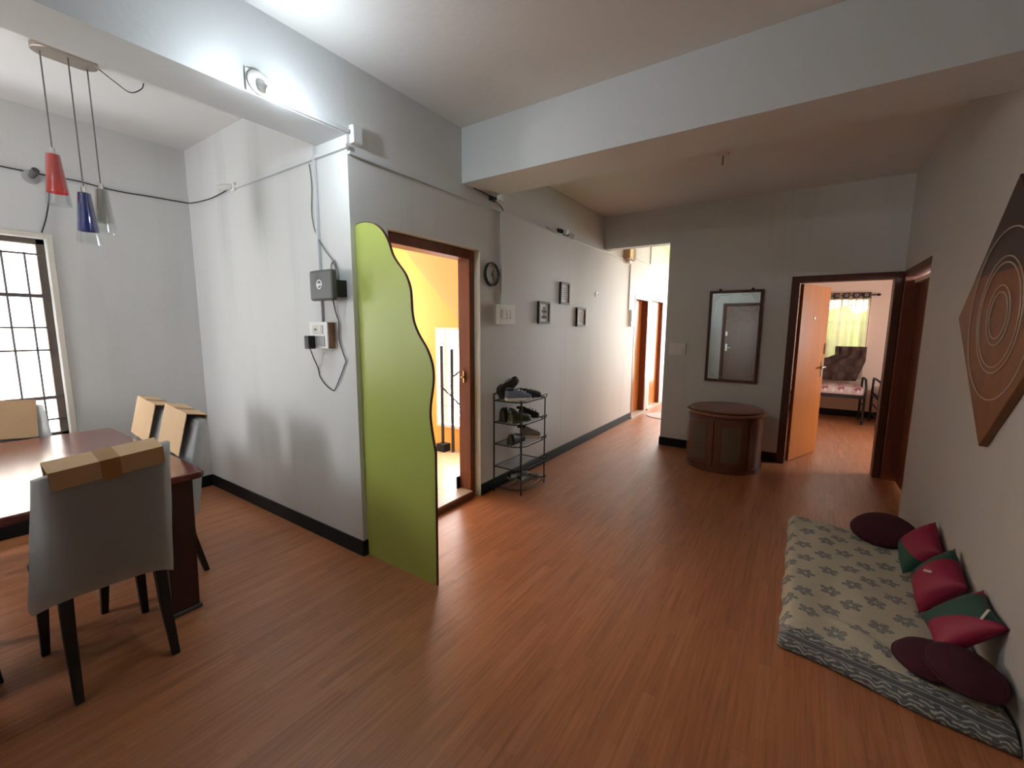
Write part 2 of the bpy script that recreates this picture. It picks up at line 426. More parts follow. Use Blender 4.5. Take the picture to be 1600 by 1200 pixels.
# ------------------------------------------------------------------ entrance door and stair landing
d = thing('door_1', 'open entrance doorway with red-brown teak frame and threshold', 'door', (XL - .12, 2.41, 0), kind='structure')
box(XL - .19, XL - .06, 1.93, 1.995, 0, 2.13).build('jamb', 'teak', d, bevel=.006)
box(XL - .19, XL - .06, 2.825, 2.89, 0, 2.13).build('jamb', 'teak', d, bevel=.006)
box(XL - .19, XL - .06, 1.995, 2.825, 2.055, 2.13).build('lintel', 'teak', d, bevel=.006)
box(XL - .17, XL - .02, 1.995, 2.825, 0, .055).build('threshold', 'teak', d, bevel=.008)
box(XL - .165, XL - .03, 2.0, 2.82, .055, .060).build('stone_strip', 'stone', d)
b = MB(); b.box(XL - .125, XL - .112, 2.805, 2.825, 1.02, 1.12); b.tube([(XL - .118, 2.81, 1.07), (XL - .118, 2.78, 1.07)], .008, 8); b.build('latch', 'brass', d)
box(XL - .20, XL - .188, 2.79, 2.87, .05, .16).build('stop_block', 'skirt', d)
fl = thing('floor_landing', 'cream tiled floor of the stair landing outside', 'floor', (-3.5, 2.7, 0), kind='structure')
box(-4.60, XL - .17, YR + .15, 3.75, 0, .044).build('grout_bed', 'stone', fl)
tm = None; x = -4.598
while x < XL - .18:
    y = YR + .152
    while y < 3.74:
        w_, h_ = min(.298, XL - .172 - x), min(.298, 3.748 - y)
        if w_ > .02 and h_ > .02:
            if tm is not None and w_ > .297 and h_ > .297:
                o = bpy.data.objects.new('tile', tm); COL.objects.link(o); o.parent = fl; o.location = Vector((x, y, .044)) - fl.location
            else:
                o = MB().box(0, w_, 0, h_, 0, .007).build('tile', 'tile', fl, rel=False); o.location = Vector((x, y, .044)) - fl.location
                if w_ > .297 and h_ > .297: tm = o.data
        y += .3
    x += .3
wall('wall_landing', 0, -4.67, XL - .15, 3.75, 3.9, 0, 3.2, [(-3.60, -2.65, .32, 1.47)], 'yellow', 'bright yellow stairwell wall seen through the entrance')
wall('wall_landing_end', 1, YR + .15, 3.75, -4.67, -4.60, 0, 3.2, [(2.15, 3.50, 1.1, 2.5)], 'yellow', 'yellow stairwell end wall with a wide opening')
struct(box(-4.67, XL - .15, YR + .15, 3.9, 3.1, 3.2).build('ceiling', 'peach'), 'yellow ceiling of the stair landing', 'ceiling')
t = thing('stair_flight', 'sloping peach underside of the upper stair flight beyond the entrance', 'stairs', (-3.4, 3.6, 1.8))
MB().prism([(-4.25, 2.74), (-2.46, .98), (-2.46, 3.05), (-4.25, 3.05)], 1, 3.50, 3.745).build('stringer', 'peach', t)
wn = thing('window_2', 'low white grille window in the yellow stairwell wall', 'window', (-3.1, 3.8, .32), kind='structure')
for x in (-3.55, -3.45, -3.35, -3.25, -3.15, -3.05, -2.95, -2.85, -2.75): MB().tube([(x, 3.80, .32), (x, 3.80, 1.47)], .006, 6).build('bar', 'steel', wn)
for z in (.55, .80, 1.05, 1.30): MB().tube([(-3.6, 3.80, z), (-2.65, 3.80, z)], .006, 6).build('bar', 'steel', wn)
b = MB(); b.box(-3.62, -3.585, 3.73, 3.83, .30, 1.49); b.box(-2.665, -2.63, 3.73, 3.83, .30, 1.49); b.box(-3.585, -2.665, 3.73, 3.83, 1.455, 1.49); b.box(-3.585, -2.665, 3.73, 3.83, .30, .335); b.build('frame', 'white', wn)
t = thing('stair_railing', 'dark iron stair railing posts with slanted bars on the landing', 'railing', (-3.4, 3.55, .05))
for x, y, z1 in ((-3.40, 3.60, 1.28), (-3.27, 3.63, 1.25)):
    MB().tube([(x, y, .05), (x, y, z1)], .018, 8).build('post', 'black', t)
MB().tube([(-3.42, 3.60, .82), (-3.05, 3.66, .52)], .012, 6).build('bar', 'black', t)
MB().tube([(-3.28, 3.63, .92), (-3.0, 3.66, 1.12)], .012, 6).build('bar', 'black', t)
box(-3.46, -3.34, 3.55, 3.66, .05, .14).build('plinth', 'skirt', t)

# ------------------------------------------------------------------ green wavy partition
pts = [(-1.655, 0.0), (-1.650, .80), (-1.672, .90), (-1.686, 1.0), (-1.680, 1.08), (-1.664, 1.16), (-1.656, 1.225), (-1.664, 1.295), (-1.700, 1.375),
       (-1.762, 1.455), (-1.797, 1.52), (-1.810, 1.58), (-1.814, 1.65), (-1.822, 1.715), (-1.857, 1.788), (-1.915, 1.85), (-1.955, 1.90), (-1.985, 1.97),
       (-2.030, 2.035), (-2.09, 2.078), (-2.15, 2.098), (-2.21, 2.105), (-2.262, 2.10)]
curve = [(p.x, p.y) for p in spline([(x, z, 0) for x, z in pts[1:]], 4)]
t = thing('partition_panel', 'tall lime green partition panel with a wavy edge beside the entrance', 'partition', (-1.95, 1.70, 0))
poly = [(XL + .003, 0), (-1.655, 0)] + curve + [(XL + .003, 2.09)]
MB().prism(poly, 1, 1.680, 1.694).build('board', 'green', t)
b = MB(); edge = [(-1.655, 0.0)] + curve; o_ = []
for i, (x, z) in enumerate(edge):
    a_, c_ = edge[max(0, i - 1)], edge[min(len(edge) - 1, i + 1)]; dx, dz = c_[0] - a_[0], c_[1] - a_[1]; l_ = math.hypot(dx, dz) or 1
    o_.append((x + dz / l_ * .004, z - dx / l_ * .004))
for (p, q) in ((edge, o_),):
    n = len(p); vs = []
    for (x, z), (x2, z2) in zip(p, q): vs += [(x, 1.679, z), (x2, 1.679, z2), (x2, 1.695, z2), (x, 1.695, z)]
    fs = []
    for i in range(n - 1):
        for k in range(4): fs.append((i * 4 + k, i * 4 + (k + 1) % 4, i * 4 + 4 + (k + 1) % 4, i * 4 + 4 + k))
    fs += [(0, 1, 2, 3), tuple(4 * n - 4 + k for k in range(4))]
    b.add(vs, fs)
b.build('edge_strip', 'darkteak', t)

# ------------------------------------------------------------------ bedroom doorway, side door, corridor doors, back door
d = thing('door_2', 'dark teak bedroom doorway with its orange door standing open inwards', 'door', (.31, YF + .07, 0), kind='structure')
box(-.14, -.065, YF - .015, YF + .13, 0, 2.05).build('jamb', 'darkteak', d, bevel=.006)
box(.695, XW - .002, YF - .015, YF + .13, 0, 2.05).build('jamb', 'darkteak', d, bevel=.006)
box(-.065, .695, YF - .015, YF + .13, 1.985, 2.05).build('lintel', 'darkteak', d, bevel=.006)
R_ = Matrix.Translation((-.06, YF + .12, 0)) @ Matrix.Rotation(math.radians(69), 4, 'Z')
lf = MB().box(0, .74, -.035, 0, .008, 1.98, R_).build('leaf', 'leaf', d, bevel=.003)
b = MB(); b.box(.655, .70, -.042, -.035, .93, 1.12, R_)
b.tube([R_ @ Vector(p) for p in ((.677, -.04, 1.05), (.677, -.075, 1.05), (.60, -.08, 1.05), (.57, -.075, 1.045))], .010, 8); b.build('lever_handle', 'nickel', lf)
MB().box(.70, .722, -.050, -.035, 1.20, 1.33, R_).build('bolt', 'steel', lf)
MB().lathe([(0, 0), (.018, 0), (.018, .008), (0, .01)], n=12, mat=R_ @ Matrix.Translation((.34, -.035, 1.62)) @ Matrix.Rotation(PI / 2, 4, 'X')).build('eyelet', 'steel', lf)

d = thing('door_3', 'closed dark teak side door deep in the corner by the bedroom', 'door', (XW + .08, 5.03, 0), kind='structure')
box(XW, XW + .15, 5.50, YF, 0, 2.05).build('jamb', 'teak', d, bevel=.005)
box(XW + .05, XW + .15, YN, YN + .06, 0, 2.05).build('jamb', 'darkteak', d, bevel=.005)
box(XW - .006, XW + .15, YN, 5.50, 1.99, 2.05).build('lintel', 'darkteak', d, bevel=.005)
box(XW + .07, XW + .14, YN + .06, 5.50, 1.93, 1.965).build('reflected_line', 'ivory', d)  # pale strip painting the bright line reflected under the lintel
box(XW + .11, XW + .148, YN + .06, 5.50, .01, 1.93).build('leaf', 'leafd', d, bevel=.003)

d = thing('door_4', 'first orange-brown corridor doorway with its door half open', 'door', (XL - .08, 7.28, 0), kind='structure')
for y0 in (6.90, 7.60): box(XL - .14, XL + .004, y0, y0 + .06, 0, 2.02).build('jamb', 'teak', d, bevel=.005)
box(XL - .14, XL + .004, 6.96, 7.60, 1.96, 2.02).build('lintel', 'teak', d, bevel=.005)
R2 = Matrix.Translation((XL - .10, 7.60, 0)) @ Matrix.Rotation(math.radians(-90), 4, 'Z')
MB().box(0, .64, -.035, 0, .01, 1.96, R2).build('leaf', 'leaf', d, bevel=.003)
box(XL - .14, XL + .03, 6.90, 7.66, 0, .03).build('threshold', 'stone', d)
d = thing('door_5', 'second corridor doorway with orange-brown door and bright room behind', 'door', (XL - .08, 8.2, 0), kind='structure')
for y0 in (7.78, 8.56): box(XL - .14, XL + .004, y0, y0 + .06, 0, 2.04).build('jamb', 'white' if y0 < 8 else 'teak', d, bevel=.005)
box(XL - .14, XL + .004, 7.84, 8.56, 1.98, 2.04).build('lintel', 'teak', d, bevel=.005)
R2 = Matrix.Translation((XL - .06, 8.56, 0)) @ Matrix.Rotation(math.radians(-90), 4, 'Z')
MB().box(0, .42, -.035, 0, .01, 1.98, R2).build('leaf', 'leaf', d, bevel=.003)
MB().box(.44, .72, -.035, 0, .01, 1.98, R2).build('leaf', 'ivory', d, bevel=.003)
box(XL - .14, XL + .03, 7.78, 8.62, 0, .03).build('threshold', 'stone', d)

d = thing('door_6', 'polished dark brown door in the back wall, seen in the mirror', 'door', (-1.23, YBK, 0), kind='structure')
for x0 in (-1.66, -.87): box(x0, x0 + .07, YBK - .12, YBK + .012, 0, 2.10).build('jamb', 'darkteak', d, bevel=.005)
box(-1.59, -.87, YBK - .12, YBK + .012, 2.03, 2.10).build('lintel', 'darkteak', d, bevel=.005)
lf = box(-1.59, -.87, YBK - .06, YBK - .02, .01, 2.03).build('leaf', 'leafd', d, bevel=.003)
b = MB(); b.box(-1.56, -1.52, YBK - .02, YBK - .012, .95, 1.12); b.tube([(-1.54, YBK - .015, 1.03), (-1.54, YBK + .03, 1.03), (-1.44, YBK + .03, 1.03)], .009, 8); b.build('handle', 'steel', lf)
box(-1.57, -1.53, YBK - .02, YBK + .005, 1.32, 1.42).build('lock', 'steel', lf)
random.seed(5)
b = MB()                                             # pale sprigs painting the light reflected on the upper third of the door
for k in range(60):
    x = random.uniform(-1.55, -.91); z = random.uniform(1.62, 1.99); a = random.uniform(0, PI); r = random.uniform(.02, .045)
    dx, dz = r * math.cos(a), r * math.sin(a)
    b.add([(x - dx, YBK - .018, z - dz), (x + dz * .35, YBK - .012, z - dx * .35), (x + dx, YBK - .018, z + dz), (x - dz * .35, YBK - .012, z + dx * .35)], [(0, 1, 2, 3)])
b.build('reflection_sprigs', 'stone', lf)['kind'] = 'stuff'
wn = thing('window_6', 'small barred window in the dining end wall, out of view', 'window', (-3.975, -1.48, 1.15), kind='structure')
for q in ((-4.3, -4.26, 1.15, 2.1), (-3.69, -3.65, 1.15, 2.1), (-4.26, -3.69, 2.06, 2.1), (-4.26, -3.69, 1.15, 1.19)): box(q[0], q[1], -1.52, -1.47, q[2], q[3]).build('frame_member', 'ivory', wn)
for k in range(4): MB().tube([(-4.155 + .12 * k, -1.46, 1.16), (-4.155 + .12 * k, -1.46, 2.09)], .006, 6).build('bar', 'grille', wn)
wn = thing('window_3', 'side window lighting the bedroom, out of view', 'window', (2.52, 6.85, .9), kind='structure')
for q in ((6.35, 6.39, 1.0, 2.0), (7.31, 7.35, 1.0, 2.0), (6.39, 7.31, 1.96, 2.0), (6.39, 7.31, 1.0, 1.04)): box(2.50, 2.55, *q).build('frame_member', 'ivory', wn)
wn = thing('window_4', 'tall bright barred window at the far end of the corridor', 'window', (-1.38, 9.67, .35), kind='structure')
for q in ((-2.1, -2.06, .35, 2.6), (-.69, -.65, .35, 2.6), (-2.06, -.69, 2.56, 2.6), (-2.06, -.69, .35, .39)): box(q[0], q[1], 9.65, 9.70, q[2], q[3]).build('frame_member', 'ivory', wn)
for k in range(7): MB().tube([(-1.90 + .175 * k, 9.66, .37), (-1.90 + .175 * k, 9.66, 2.58)], .006, 6).build('bar', 'grille', wn)

# ------------------------------------------------------------------ bedroom furniture
wn = thing('window_5', 'barred bedroom window with green light behind its curtain', 'window', (.59, 9.38, .93), kind='structure')
b = MB(); b.box(.28, .315, 9.34, 9.40, .93, 2.03); b.box(.865, .90, 9.34, 9.40, .93, 2.03); b.box(.315, .865, 9.34, 9.40, 1.995, 2.03); b.box(.315, .865, 9.34, 9.40, .93, .965); b.box(.50, .53, 9.34, 9.40, .965, 1.995); b.build('frame', 'boxwood', wn)
for z in (1.10, 1.28, 1.45, 1.62, 1.90): MB().tube([(.29, 9.33, z), (.89, 9.33, z)], .008 if z == 1.62 else .005, 6).build('bar', 'grille', wn)
for x in (.40, .60, .70, .80): MB().tube([(x, 9.33, .94), (x, 9.33, 2.02)], .005, 6).build('bar', 'grille', wn)
for x0, x1 in ((.315, .50), (.53, .865)): box(x0, x1, 9.368, 9.373, .965, 1.995).build('pane', 'pane', wn)
# hedge outside
random.seed(3)
b = MB()
bm = bmesh.new(); bmesh.ops.create_icosphere(bm, subdivisions=4, radius=1)
for v in bm.verts:
    n_ = v.co.copy(); k = 1 + .10 * math.sin(n_.x * 17) * math.sin(n_.y * 15 + 1) + .08 * math.sin(n_.z * 23 + n_.x * 9) + random.uniform(-.05, .05)
    v.co = Vector((n_.x * 1.7, n_.y * .5, n_.z * 1.0)) * k + Vector((.8, 10.9, .85))
bm.verts.index_update(); b.add([v.co for v in bm.verts], [[v.index for v in f.verts] for f in bm.faces]); bm.free()
tag(b.build('hedge', 'hedge', smooth=True), 'yellow-green garden hedge outside the bedroom window', 'hedge')
struct(box(-3, 4, 9.85, 14, -.5, -.1).build('ground_outside', 'hedge'), 'grass outside the bedroom window', 'ground')

def curtainmat():
    m = Mat('curtain_cloth'); nt = m.nt; out = nt.nodes['Material Output']
    f = m.noise((14, 1, 2), 1, 3)
    m.col(m.mix(f, (.20, .12, .08), (.38, .27, .18))); m.set(Roughness=.8)
    tr = nt.nodes.new('ShaderNodeBsdfTranslucent'); tr.inputs[0].default_value = (.90, .76, .50, 1)
    tp = nt.nodes.new('ShaderNodeBsdfTransparent')
    a = nt.nodes.new('ShaderNodeMixShader'); a.inputs[0].default_value = .16
    nt.links.new(m.b.outputs[0], a.inputs[1]); nt.links.new(tr.outputs[0], a.inputs[2])
    c2 = nt.nodes.new('ShaderNodeMixShader'); nt.links.new((f.ramp(.35, .65) * .16 + .82).s, c2.inputs[0])
    nt.links.new(tp.outputs[0], c2.inputs[1]); nt.links.new(a.outputs[0], c2.inputs[2])
    nt.links.new(c2.outputs[0], out.inputs[0]); return m.m
M['curtain'] = curtainmat()
def clothcur(name):
    m = Mat(name); f = ((m.x * 30).sin() * (m.z * 26).sin()).gt(.2)
    m.col(m.mix(f, (.055, .028, .022), (.085, .046, .034))); m.set(Roughness=.85); return m.m
M['curtain2'] = clothcur('curtain_doubled')
t = thing('curtain_rod', 'dark curtain rod with finial above the bedroom window', 'curtain rod', (.6, 9.24, 2.06))
MB().tube([(-.2, 9.24, 2.06), (.95, 9.24, 2.06)], .010, 8).build('pole', 'dark', t)
MB().lathe([(0, 0), (.02, .01), (.024, .03), (.012, .055), (0, .06)], n=10, mat=Matrix.Translation((.95, 9.24, 2.06)) @ Matrix.Rotation(PI / 2, 4, 'Y')).build('finial', 'dark', t)
for x in (.92, -.15): box(x, x + .015, 9.24, 9.30, 2.05, 2.07).build('bracket', 'dark', t)
t = thing('curtain', 'brown patterned curtain glowing in front of the bedroom window', 'curtain', (.55, 9.24, .65))
def drape(x0, x1, z0, z1, y, amp, k, nx=40, nz=10, squeeze=0.):
    b = MB(); vs = []
    for j in range(nz + 1):
        z = z1 + (z0 - z1) * j / nz
        for i in range(nx + 1):
            u = i / nx; x = x0 + (x1 - x0) * u - squeeze * (j / nz) ** 2 * (u - .5)
            vs.append((x, y + amp * math.sin(u * k * 2 * PI + .3 * j / nz), z))
    fs = [(j * (nx + 1) + i, j * (nx + 1) + i + 1, (j + 1) * (nx + 1) + i + 1, (j + 1) * (nx + 1) + i) for j in range(nz) for i in range(nx)]
    return b.add(vs, fs)
drape(.10, .88, .66, 2.10, 9.235, .018, 6).build('drop', 'curtain', t, smooth=True)
drape(.08, .885, 2.01, 2.105, 9.232, .020, 6).build('heading', 'curtain2', t, smooth=True)
for k in range(5):
    x = .30 + .13 * k
    MB().lathe([(.014, -.002), (.022, -.002), (.022, .002), (.014, .002), (.014, -.002)], n=14, mat=Matrix.Translation((x, 9.205, 2.06)) @ Matrix.Rotation(PI / 2, 4, 'X')).build('eyelet', 'steel', t)
b = MB(); vs = []; nz, nx = 12, 24                    # the lower right of the curtain is thrown up in a doubled bunch
for j in range(nz + 1):
    v = j / nz; z = .63 + (1.21 - .63) * v
    for i in range(nx + 1):
        u = i / nx; lo = .08 + (.40 * max(0, v - .55) / .15 if v < .7 else .40) ; lo = min(lo, .48); hi = .80 + .10 * min(1, v * 1.7)
        vs.append((lo + (hi - lo) * u, 9.17 + .03 * math.sin(u * 19) - .02 * math.sin(PI * v), z))
b.add(vs, [(j * (nx + 1) + i, j * (nx + 1) + i + 1, (j + 1) * (nx + 1) + i + 1, (j + 1) * (nx + 1) + i) for j in range(nz) for i in range(nx)])
b.build('thrown_up_hem', 'curtain2', t, smooth=True)

def sheetmat():
    m = Mat('bed_sheet_print')
    f = ((m.x * 30).sin() + (m.y * 24 + m.z * 24).sin()).gt(.35)
    g = ((m.x * 60 + 1.).sin() * (m.y * 40 + m.z * 40).cos()).gt(.5)
    c = m.mix(f, (.55, .42, .40), (.33, .10, .10)); c = m.mix(g, c, (.66, .60, .58)); m.col(c); m.set(Roughness=.8); return m.m
M['sheet'] = sheetmat()
def cot(x0, x1, y0, y1, label, curl):
    t = thing('metal_cot', label, 'bed', ((x0 + x1) / 2, (y0 + y1) / 2, 0), group='single metal beds in the bedroom')
    box(x0 + .04, x1 - .04, y0, y1, .46, .58).build('mattress', 'sheet', t, smooth='auto', bevel=.025)
    b = MB(); b.box(x0 + .02, x1 - .02, y0 + .01, y0 + .04, .41, .455); b.box(x0 + .02, x1 - .02, y1 - .04, y1 - .01, .41, .455); b.box(x0 + .02, x1 - .02, y0 + .04, y1 - .04, .425, .445); b.build('frame', 'black', t)
    for x, s in ((x0 + .02, 1), (x1 - .02, -1)):
        for y in (y0 + .03, y1 - .03):
            MB().tube([(x, y, 0), (x, y, .41)], .018, 8).build('leg', 'black', t)
        e = MB().tube(spline([(x, y0 + .03, .40), (x - s * .01, y0 + .03, .55), (x, y0 + .06, .68), (x, y0 + .13, .71), (x, y1 - .13, .71), (x, y1 - .06, .68), (x, y1 - .03, .55), (x, y1 - .03, .40)]), .016, 8).build('end_hoop', 'black', t, smooth=True)
        for z in (.16, .30): MB().tube([(x, y0 + .03, z), (x, y1 - .03, z)], .009, 6).build('brace', 'black', e)
cot(-.28, .90, 8.55, 9.13, 'metal cot under the bedroom window with pink patterned sheet', 1)
cot(1.00, 2.40, 8.2, 9.10, 'second metal cot mostly hidden by the bedroom door frame', 1)

# ------------------------------------------------------------------ far wall: mirror, switch plate, oval cabinet
t = thing('wall_mirror', 'upright mirror in a dark wooden frame above the oval cabinet', 'mirror', (-.665, YF - .02, .88))
x0, x1, z0, z1, yf = -.94, -.39, .875, 1.93, YF - .035
for q in ((x0, x0 + .03, z0, z1), (x1 - .03, x1, z0, z1)): box(q[0], q[1], yf, YF - .001, q[2], q[3]).build('frame_stile', 'darkteak', t, bevel=.004)
for q in ((x0 + .03, x1 - .03, z0, z0 + .03), (x0 + .03, x1 - .03, z1 - .03, z1)): box(q[0], q[1], yf, YF - .001, q[2], q[3]).build('frame_rail', 'darkteak', t, bevel=.004)
box(x0 + .03, x1 - .03, yf + .016, yf + .020, z0 + .03, z1 - .03).build('glass', 'mirror', t)
for cx, cz, sx, sz in ((x0 + .045, z1 - .045, 1, -1), (x1 - .045, z1 - .045, -1, -1), (x0 + .045, z0 + .045, 1, 1), (x1 - .045, z0 + .045, -1, 1)):
    b = MB()
    for k in range(3):
        r = .02 + .022 * k; b.tube([(cx + sx * (r * math.cos(a)), yf + .0155, cz + sz * (r * math.sin(a))) for a in [PI / 2 * i / 6 for i in range(7)]], .002, 4)
    b.tube(spline([(cx + sx * .07, yf + .0155, cz), (cx + sx * .12, yf + .0155, cz + sz * .012), (cx + sx * .17, yf + .0155, cz)], 5), .0018, 4)
    b.tube(spline([(cx, yf + .0155, cz + sz * .07), (cx + sx * .012, yf + .0155, cz + sz * .13), (cx, yf + .0155, cz + sz * .20)], 5), .0018, 4)
    b.build('etched_corner', 'etch', t)
for x in (-.83, -.50): box(x - .012, x + .012, yf + .005, YF - .001, z1, z1 + .02).build('hanger', 'dark', t)
def switchplate(name, label, face, x0, x1, z0, z1, n, depth=.012, axis=1, sgn=-1, mat='white', cat='switch', rows=1):
    """a switchboard on a wall plane 'face' (axis 1: wall faces along Y, axis 0: along X)"""
    t = thing(name, label, cat, ((x0 + x1) / 2, face, z0) if axis == 1 else (face, (x0 + x1) / 2, z0))
    def bx(a0, a1, d0, d1, c0, c1):
        lo, hi = sorted((face + sgn * d0, face + sgn * d1))
        return box(a0, a1, lo, hi, c0, c1) if axis == 1 else box(lo, hi, a0, a1, c0, c1)
    bx(x0, x1, 0.0005, depth, z0, z1).build('plate', mat, t, bevel=.003)
    w_ = (x1 - x0) / (n + 1)
    for k in range(n):
        a = x0 + w_ * (k + .6)
        bx(a, a + w_ * .8, depth, depth + .006, z0 + (z1 - z0) * .3, z0 + (z1 - z0) * .72).build('rocker', mat, t, bevel=.002)
    return t
switchplate('switchboard', 'white switchboard on the grey far wall left of the mirror', YF, -1.375, -1.175, 1.165, 1.315, 4)

CX, CY, CR, CZ = -.63, 5.13, .365, .585
t = thing('oval_cabinet', 'dark brown drum cabinet with two beige inset doors under the mirror', 'cabinet', (CX, CY, 0))
MB().lathe([(0, .0), (CR, .0), (CR, CZ), (0, CZ)], (CX, CY, 0), 48).build('body', 'cab', t, smooth='auto')
MB().lathe([(0, CZ), (CR + .012, CZ), (CR + .03, CZ + .012), (CR + .03, CZ + .03), (CR + .02, CZ + .036), (0, CZ + .036)], (CX, CY, 0), 48).build('rim', 'cabtop', t, smooth='auto')
MB().lathe([(0, CZ + .036), (CR - .02, CZ + .036), (CR - .005, CZ + .046), (CR - .005, CZ + .058), (CR - .02, CZ + .064), (0, CZ + .064)], (CX, CY, 0), 48).build('lid', 'cabtop', t, smooth='auto')
MB().lathe([(CR, .0), (CR + .012, .0), (CR + .012, .05), (CR, .05)], (CX, CY, 0), 48).build('plinth', 'cab', t, smooth='auto')
MID = math.radians(-98)
for s in (0, 1):
    a0 = MID - math.radians(50) + s * math.radians(51); a1 = a0 + math.radians(49)
    dr = MB().lathe([(CR + .001, .06), (CR + .014, .06), (CR + .014, CZ - .03), (CR + .001, CZ - .03), (CR + .001, .06)], (CX, CY, 0), 10, a0=a0, a1=a1).build('door', 'cab', t, smooth='auto')
    ins = math.radians(11)
    MB().lathe([(CR + .012, .12), (CR + .018, .12), (CR + .018, CZ - .085), (CR + .012, CZ - .085), (CR + .012, .12)], (CX, CY, 0), 8, a0=a0 + ins, a1=a1 - ins).build('inset', 'cabpanel', dr, smooth='auto')
for k in (-60, 56): 
    a0 = MID + math.radians(k) - math.radians(4)
    MB().lathe([(CR + .001, .05), (CR + .016, .05), (CR + .016, CZ - .01), (CR + .001, CZ - .01), (CR + .001, .05)], (CX, CY, 0), 4, a0=a0, a1=a0 + math.radians(8)).build('pilaster', 'cab', t, smooth='auto')

t = thing('ceiling_hook', 'small fan hook hanging from the shaded far ceiling', 'hook', (-.67, 4.13, ZC2))
MB().lathe([(0, 0), (.05, 0), (.045, -.012), (0, -.015)], (-.67, 4.13, ZC2), 16).build('plate', 'ceil', t)
MB().tube([(-.67, 4.13, ZC2 - .01), (-.67, 4.13, ZC2 - .085)], .008, 8).build('rod', 'nickel', t)

# ------------------------------------------------------------------ left wall things
t = thing('wall_clock', 'round dark-rimmed wall clock beside the entrance doorway', 'clock', (XL, 3.04, 1.85))
R_ = Matrix.Translation((XL, 3.04, 1.948)) @ Matrix.Rotation(PI / 2, 4, 'Y')
MB().lathe([(.085, .001), (.102, .004), (.104, .020), (.098, .028), (.086, .024), (.085, .014)], n=40, mat=R_).build('rim', 'black', t, smooth=True)
MB().lathe([(0, .002), (.088, .002), (.088, .014), (0, .014)], n=40, mat=R_).build('face', 'clockface', t, smooth='auto')
for k in range(12):
    a = k * PI / 6; MB().box(.068, .080, -.003, .003, .014, .0155, R_ @ Matrix.Rotation(a, 4, 'Z')).build('hour_mark', 'ink', t)
for a, l in ((2.5, .045), (.6, .065)): MB().box(-.01, l, -.0025, .0025, .0155, .017, R_ @ Matrix.Rotation(a, 4, 'Z')).build('hand', 'ink', t)
def picture(y0, y1, z0, z1, label, kind):
    t = thing('picture_frame', label, 'picture', (XL, (y0 + y1) / 2, z0), group='small black picture frames on the long wall')
    f = .022; X1 = XL + .022
    for a, c in ((y0, y0 + f), (y1 - f, y1)): box(XL + .001, X1, a, c, z0, z1).build('frame_stile', 'black', t)
    for a, c in ((z0, z0 + f), (z1 - f, z1)): box(XL + .001, X1, y0 + f, y1 - f, a, c).build('frame_rail', 'black', t)
    box(XL + .001, XL + .010, y0 + f, y1 - f, z0 + f, z1 - f).build('paper', 'paper', t)
    b = MB(); X2, X3 = XL + .010, XL + .0108; w_, h_ = y1 - y0, z1 - z0; cy = (y0 + y1) / 2
    if kind == 0:
        for zc, ww, hh in ((.30, .42, .13), (.56, .40, .13), (.70, .20, .10), (.43, .10, .12)): b.box(X2, X3, cy - w_ * ww / 2, cy + w_ * ww / 2, z0 + h_ * (zc - hh / 2), z0 + h_ * (zc + hh / 2))
        b.build('artwork', 'ink', t)
    elif kind == 1:
        for k in range(6): b.box(X2, X3, cy - w_ * .22, cy + w_ * (.24 - .05 * (k % 3)), z0 + h_ * (.24 + .095 * k), z0 + h_ * (.285 + .095 * k))
        b.build('artwork', 'inkgrey', t)
    else:
        b.box(X2, X3, cy - w_ * .17, cy + w_ * .17, z0 + h_ * .2, z0 + h_ * .7); b.prism([(cy - w_ * .12, z0 + h_ * .7), (cy + w_ * .12, z0 + h_ * .7), (cy, z0 + h_ * .82)], 0, X2, X3); b.build('artwork', 'inkgrey', t)
picture(3.84, 4.075, 1.535, 1.765, 'black framed print of dark stacked shapes, nearest the shoe rack', 0)
picture(4.31, 4.53, 1.757, 2.0, 'highest black framed print, with rows of grey lines', 1)
picture(4.745, 4.99, 1.512, 1.738, 'black framed print with a grey block, farthest down the wall', 2)
t = thing('wall_hook', 'tiny white hook stuck on the long wall past the frames', 'hook', (XL, 5.34, 1.91))
box(XL + .0005, XL + .008, 5.31, 5.37, 1.90, 1.96).build('pad', 'white', t, bevel=.003)
MB().tube([(XL + .008, 5.34, 1.93), (XL + .03, 5.34, 1.915), (XL + .035, 5.34, 1.935)], .004, 6).build('peg', 'white', t)
sb = switchplate('switchboard', 'cream switchboard under the wall clock beside the entrance', XL, 3.12, 3.36, 1.52, 1.70, 3, .045, 0, 1, 'white')
switchplate('switchboard', 'small white switch box far along the wall by the corridor doors', XL, 6.66, 6.86, 1.52, 1.78, 2, .04, 0, 1)
def conduit(label, pts, r=.009, mat='conduit'):
    pts = [Vector(p) for p in pts]; b = MB()
    for p, q in zip(pts, pts[1:]):
        lo = Vector((min(p.x, q.x) - r, min(p.y, q.y) - r, min(p.z, q.z) - r)); hi = Vector((max(p.x, q.x) + r, max(p.y, q.y) + r, max(p.z, q.z) + r))
        b.box(lo.x, hi.x, lo.y, hi.y, lo.z, hi.z)
    return tag(b.build('wiring_conduit', mat, bevel=.002), label, 'conduit')
e = .0095
conduit('white conduit running along the long wall above the entrance doorway', [(XL + e, YR + .012, 2.50), (XL + e, 6.25, 2.50)])
conduit('white conduit under the beam from the lit bulb to the corner', [(XL + e, 1.24, 2.615), (XL + e, 1.645, 2.615)], .011)
conduit('white conduit dropping past the clock to the cream switchboard', [(XL + e, 3.185, 2.489), (XL + e, 3.185, 1.702)])
conduit('white conduit along the alcove wall above the router', [(XL + .006, YR - e, 2.53), (-3.62, YR - e, 2.535)])
conduit('white conduit dropping down the alcove wall behind the router', [(-2.60, YR - e, 2.59), (-2.60, YR - e, 2.545)], .013)
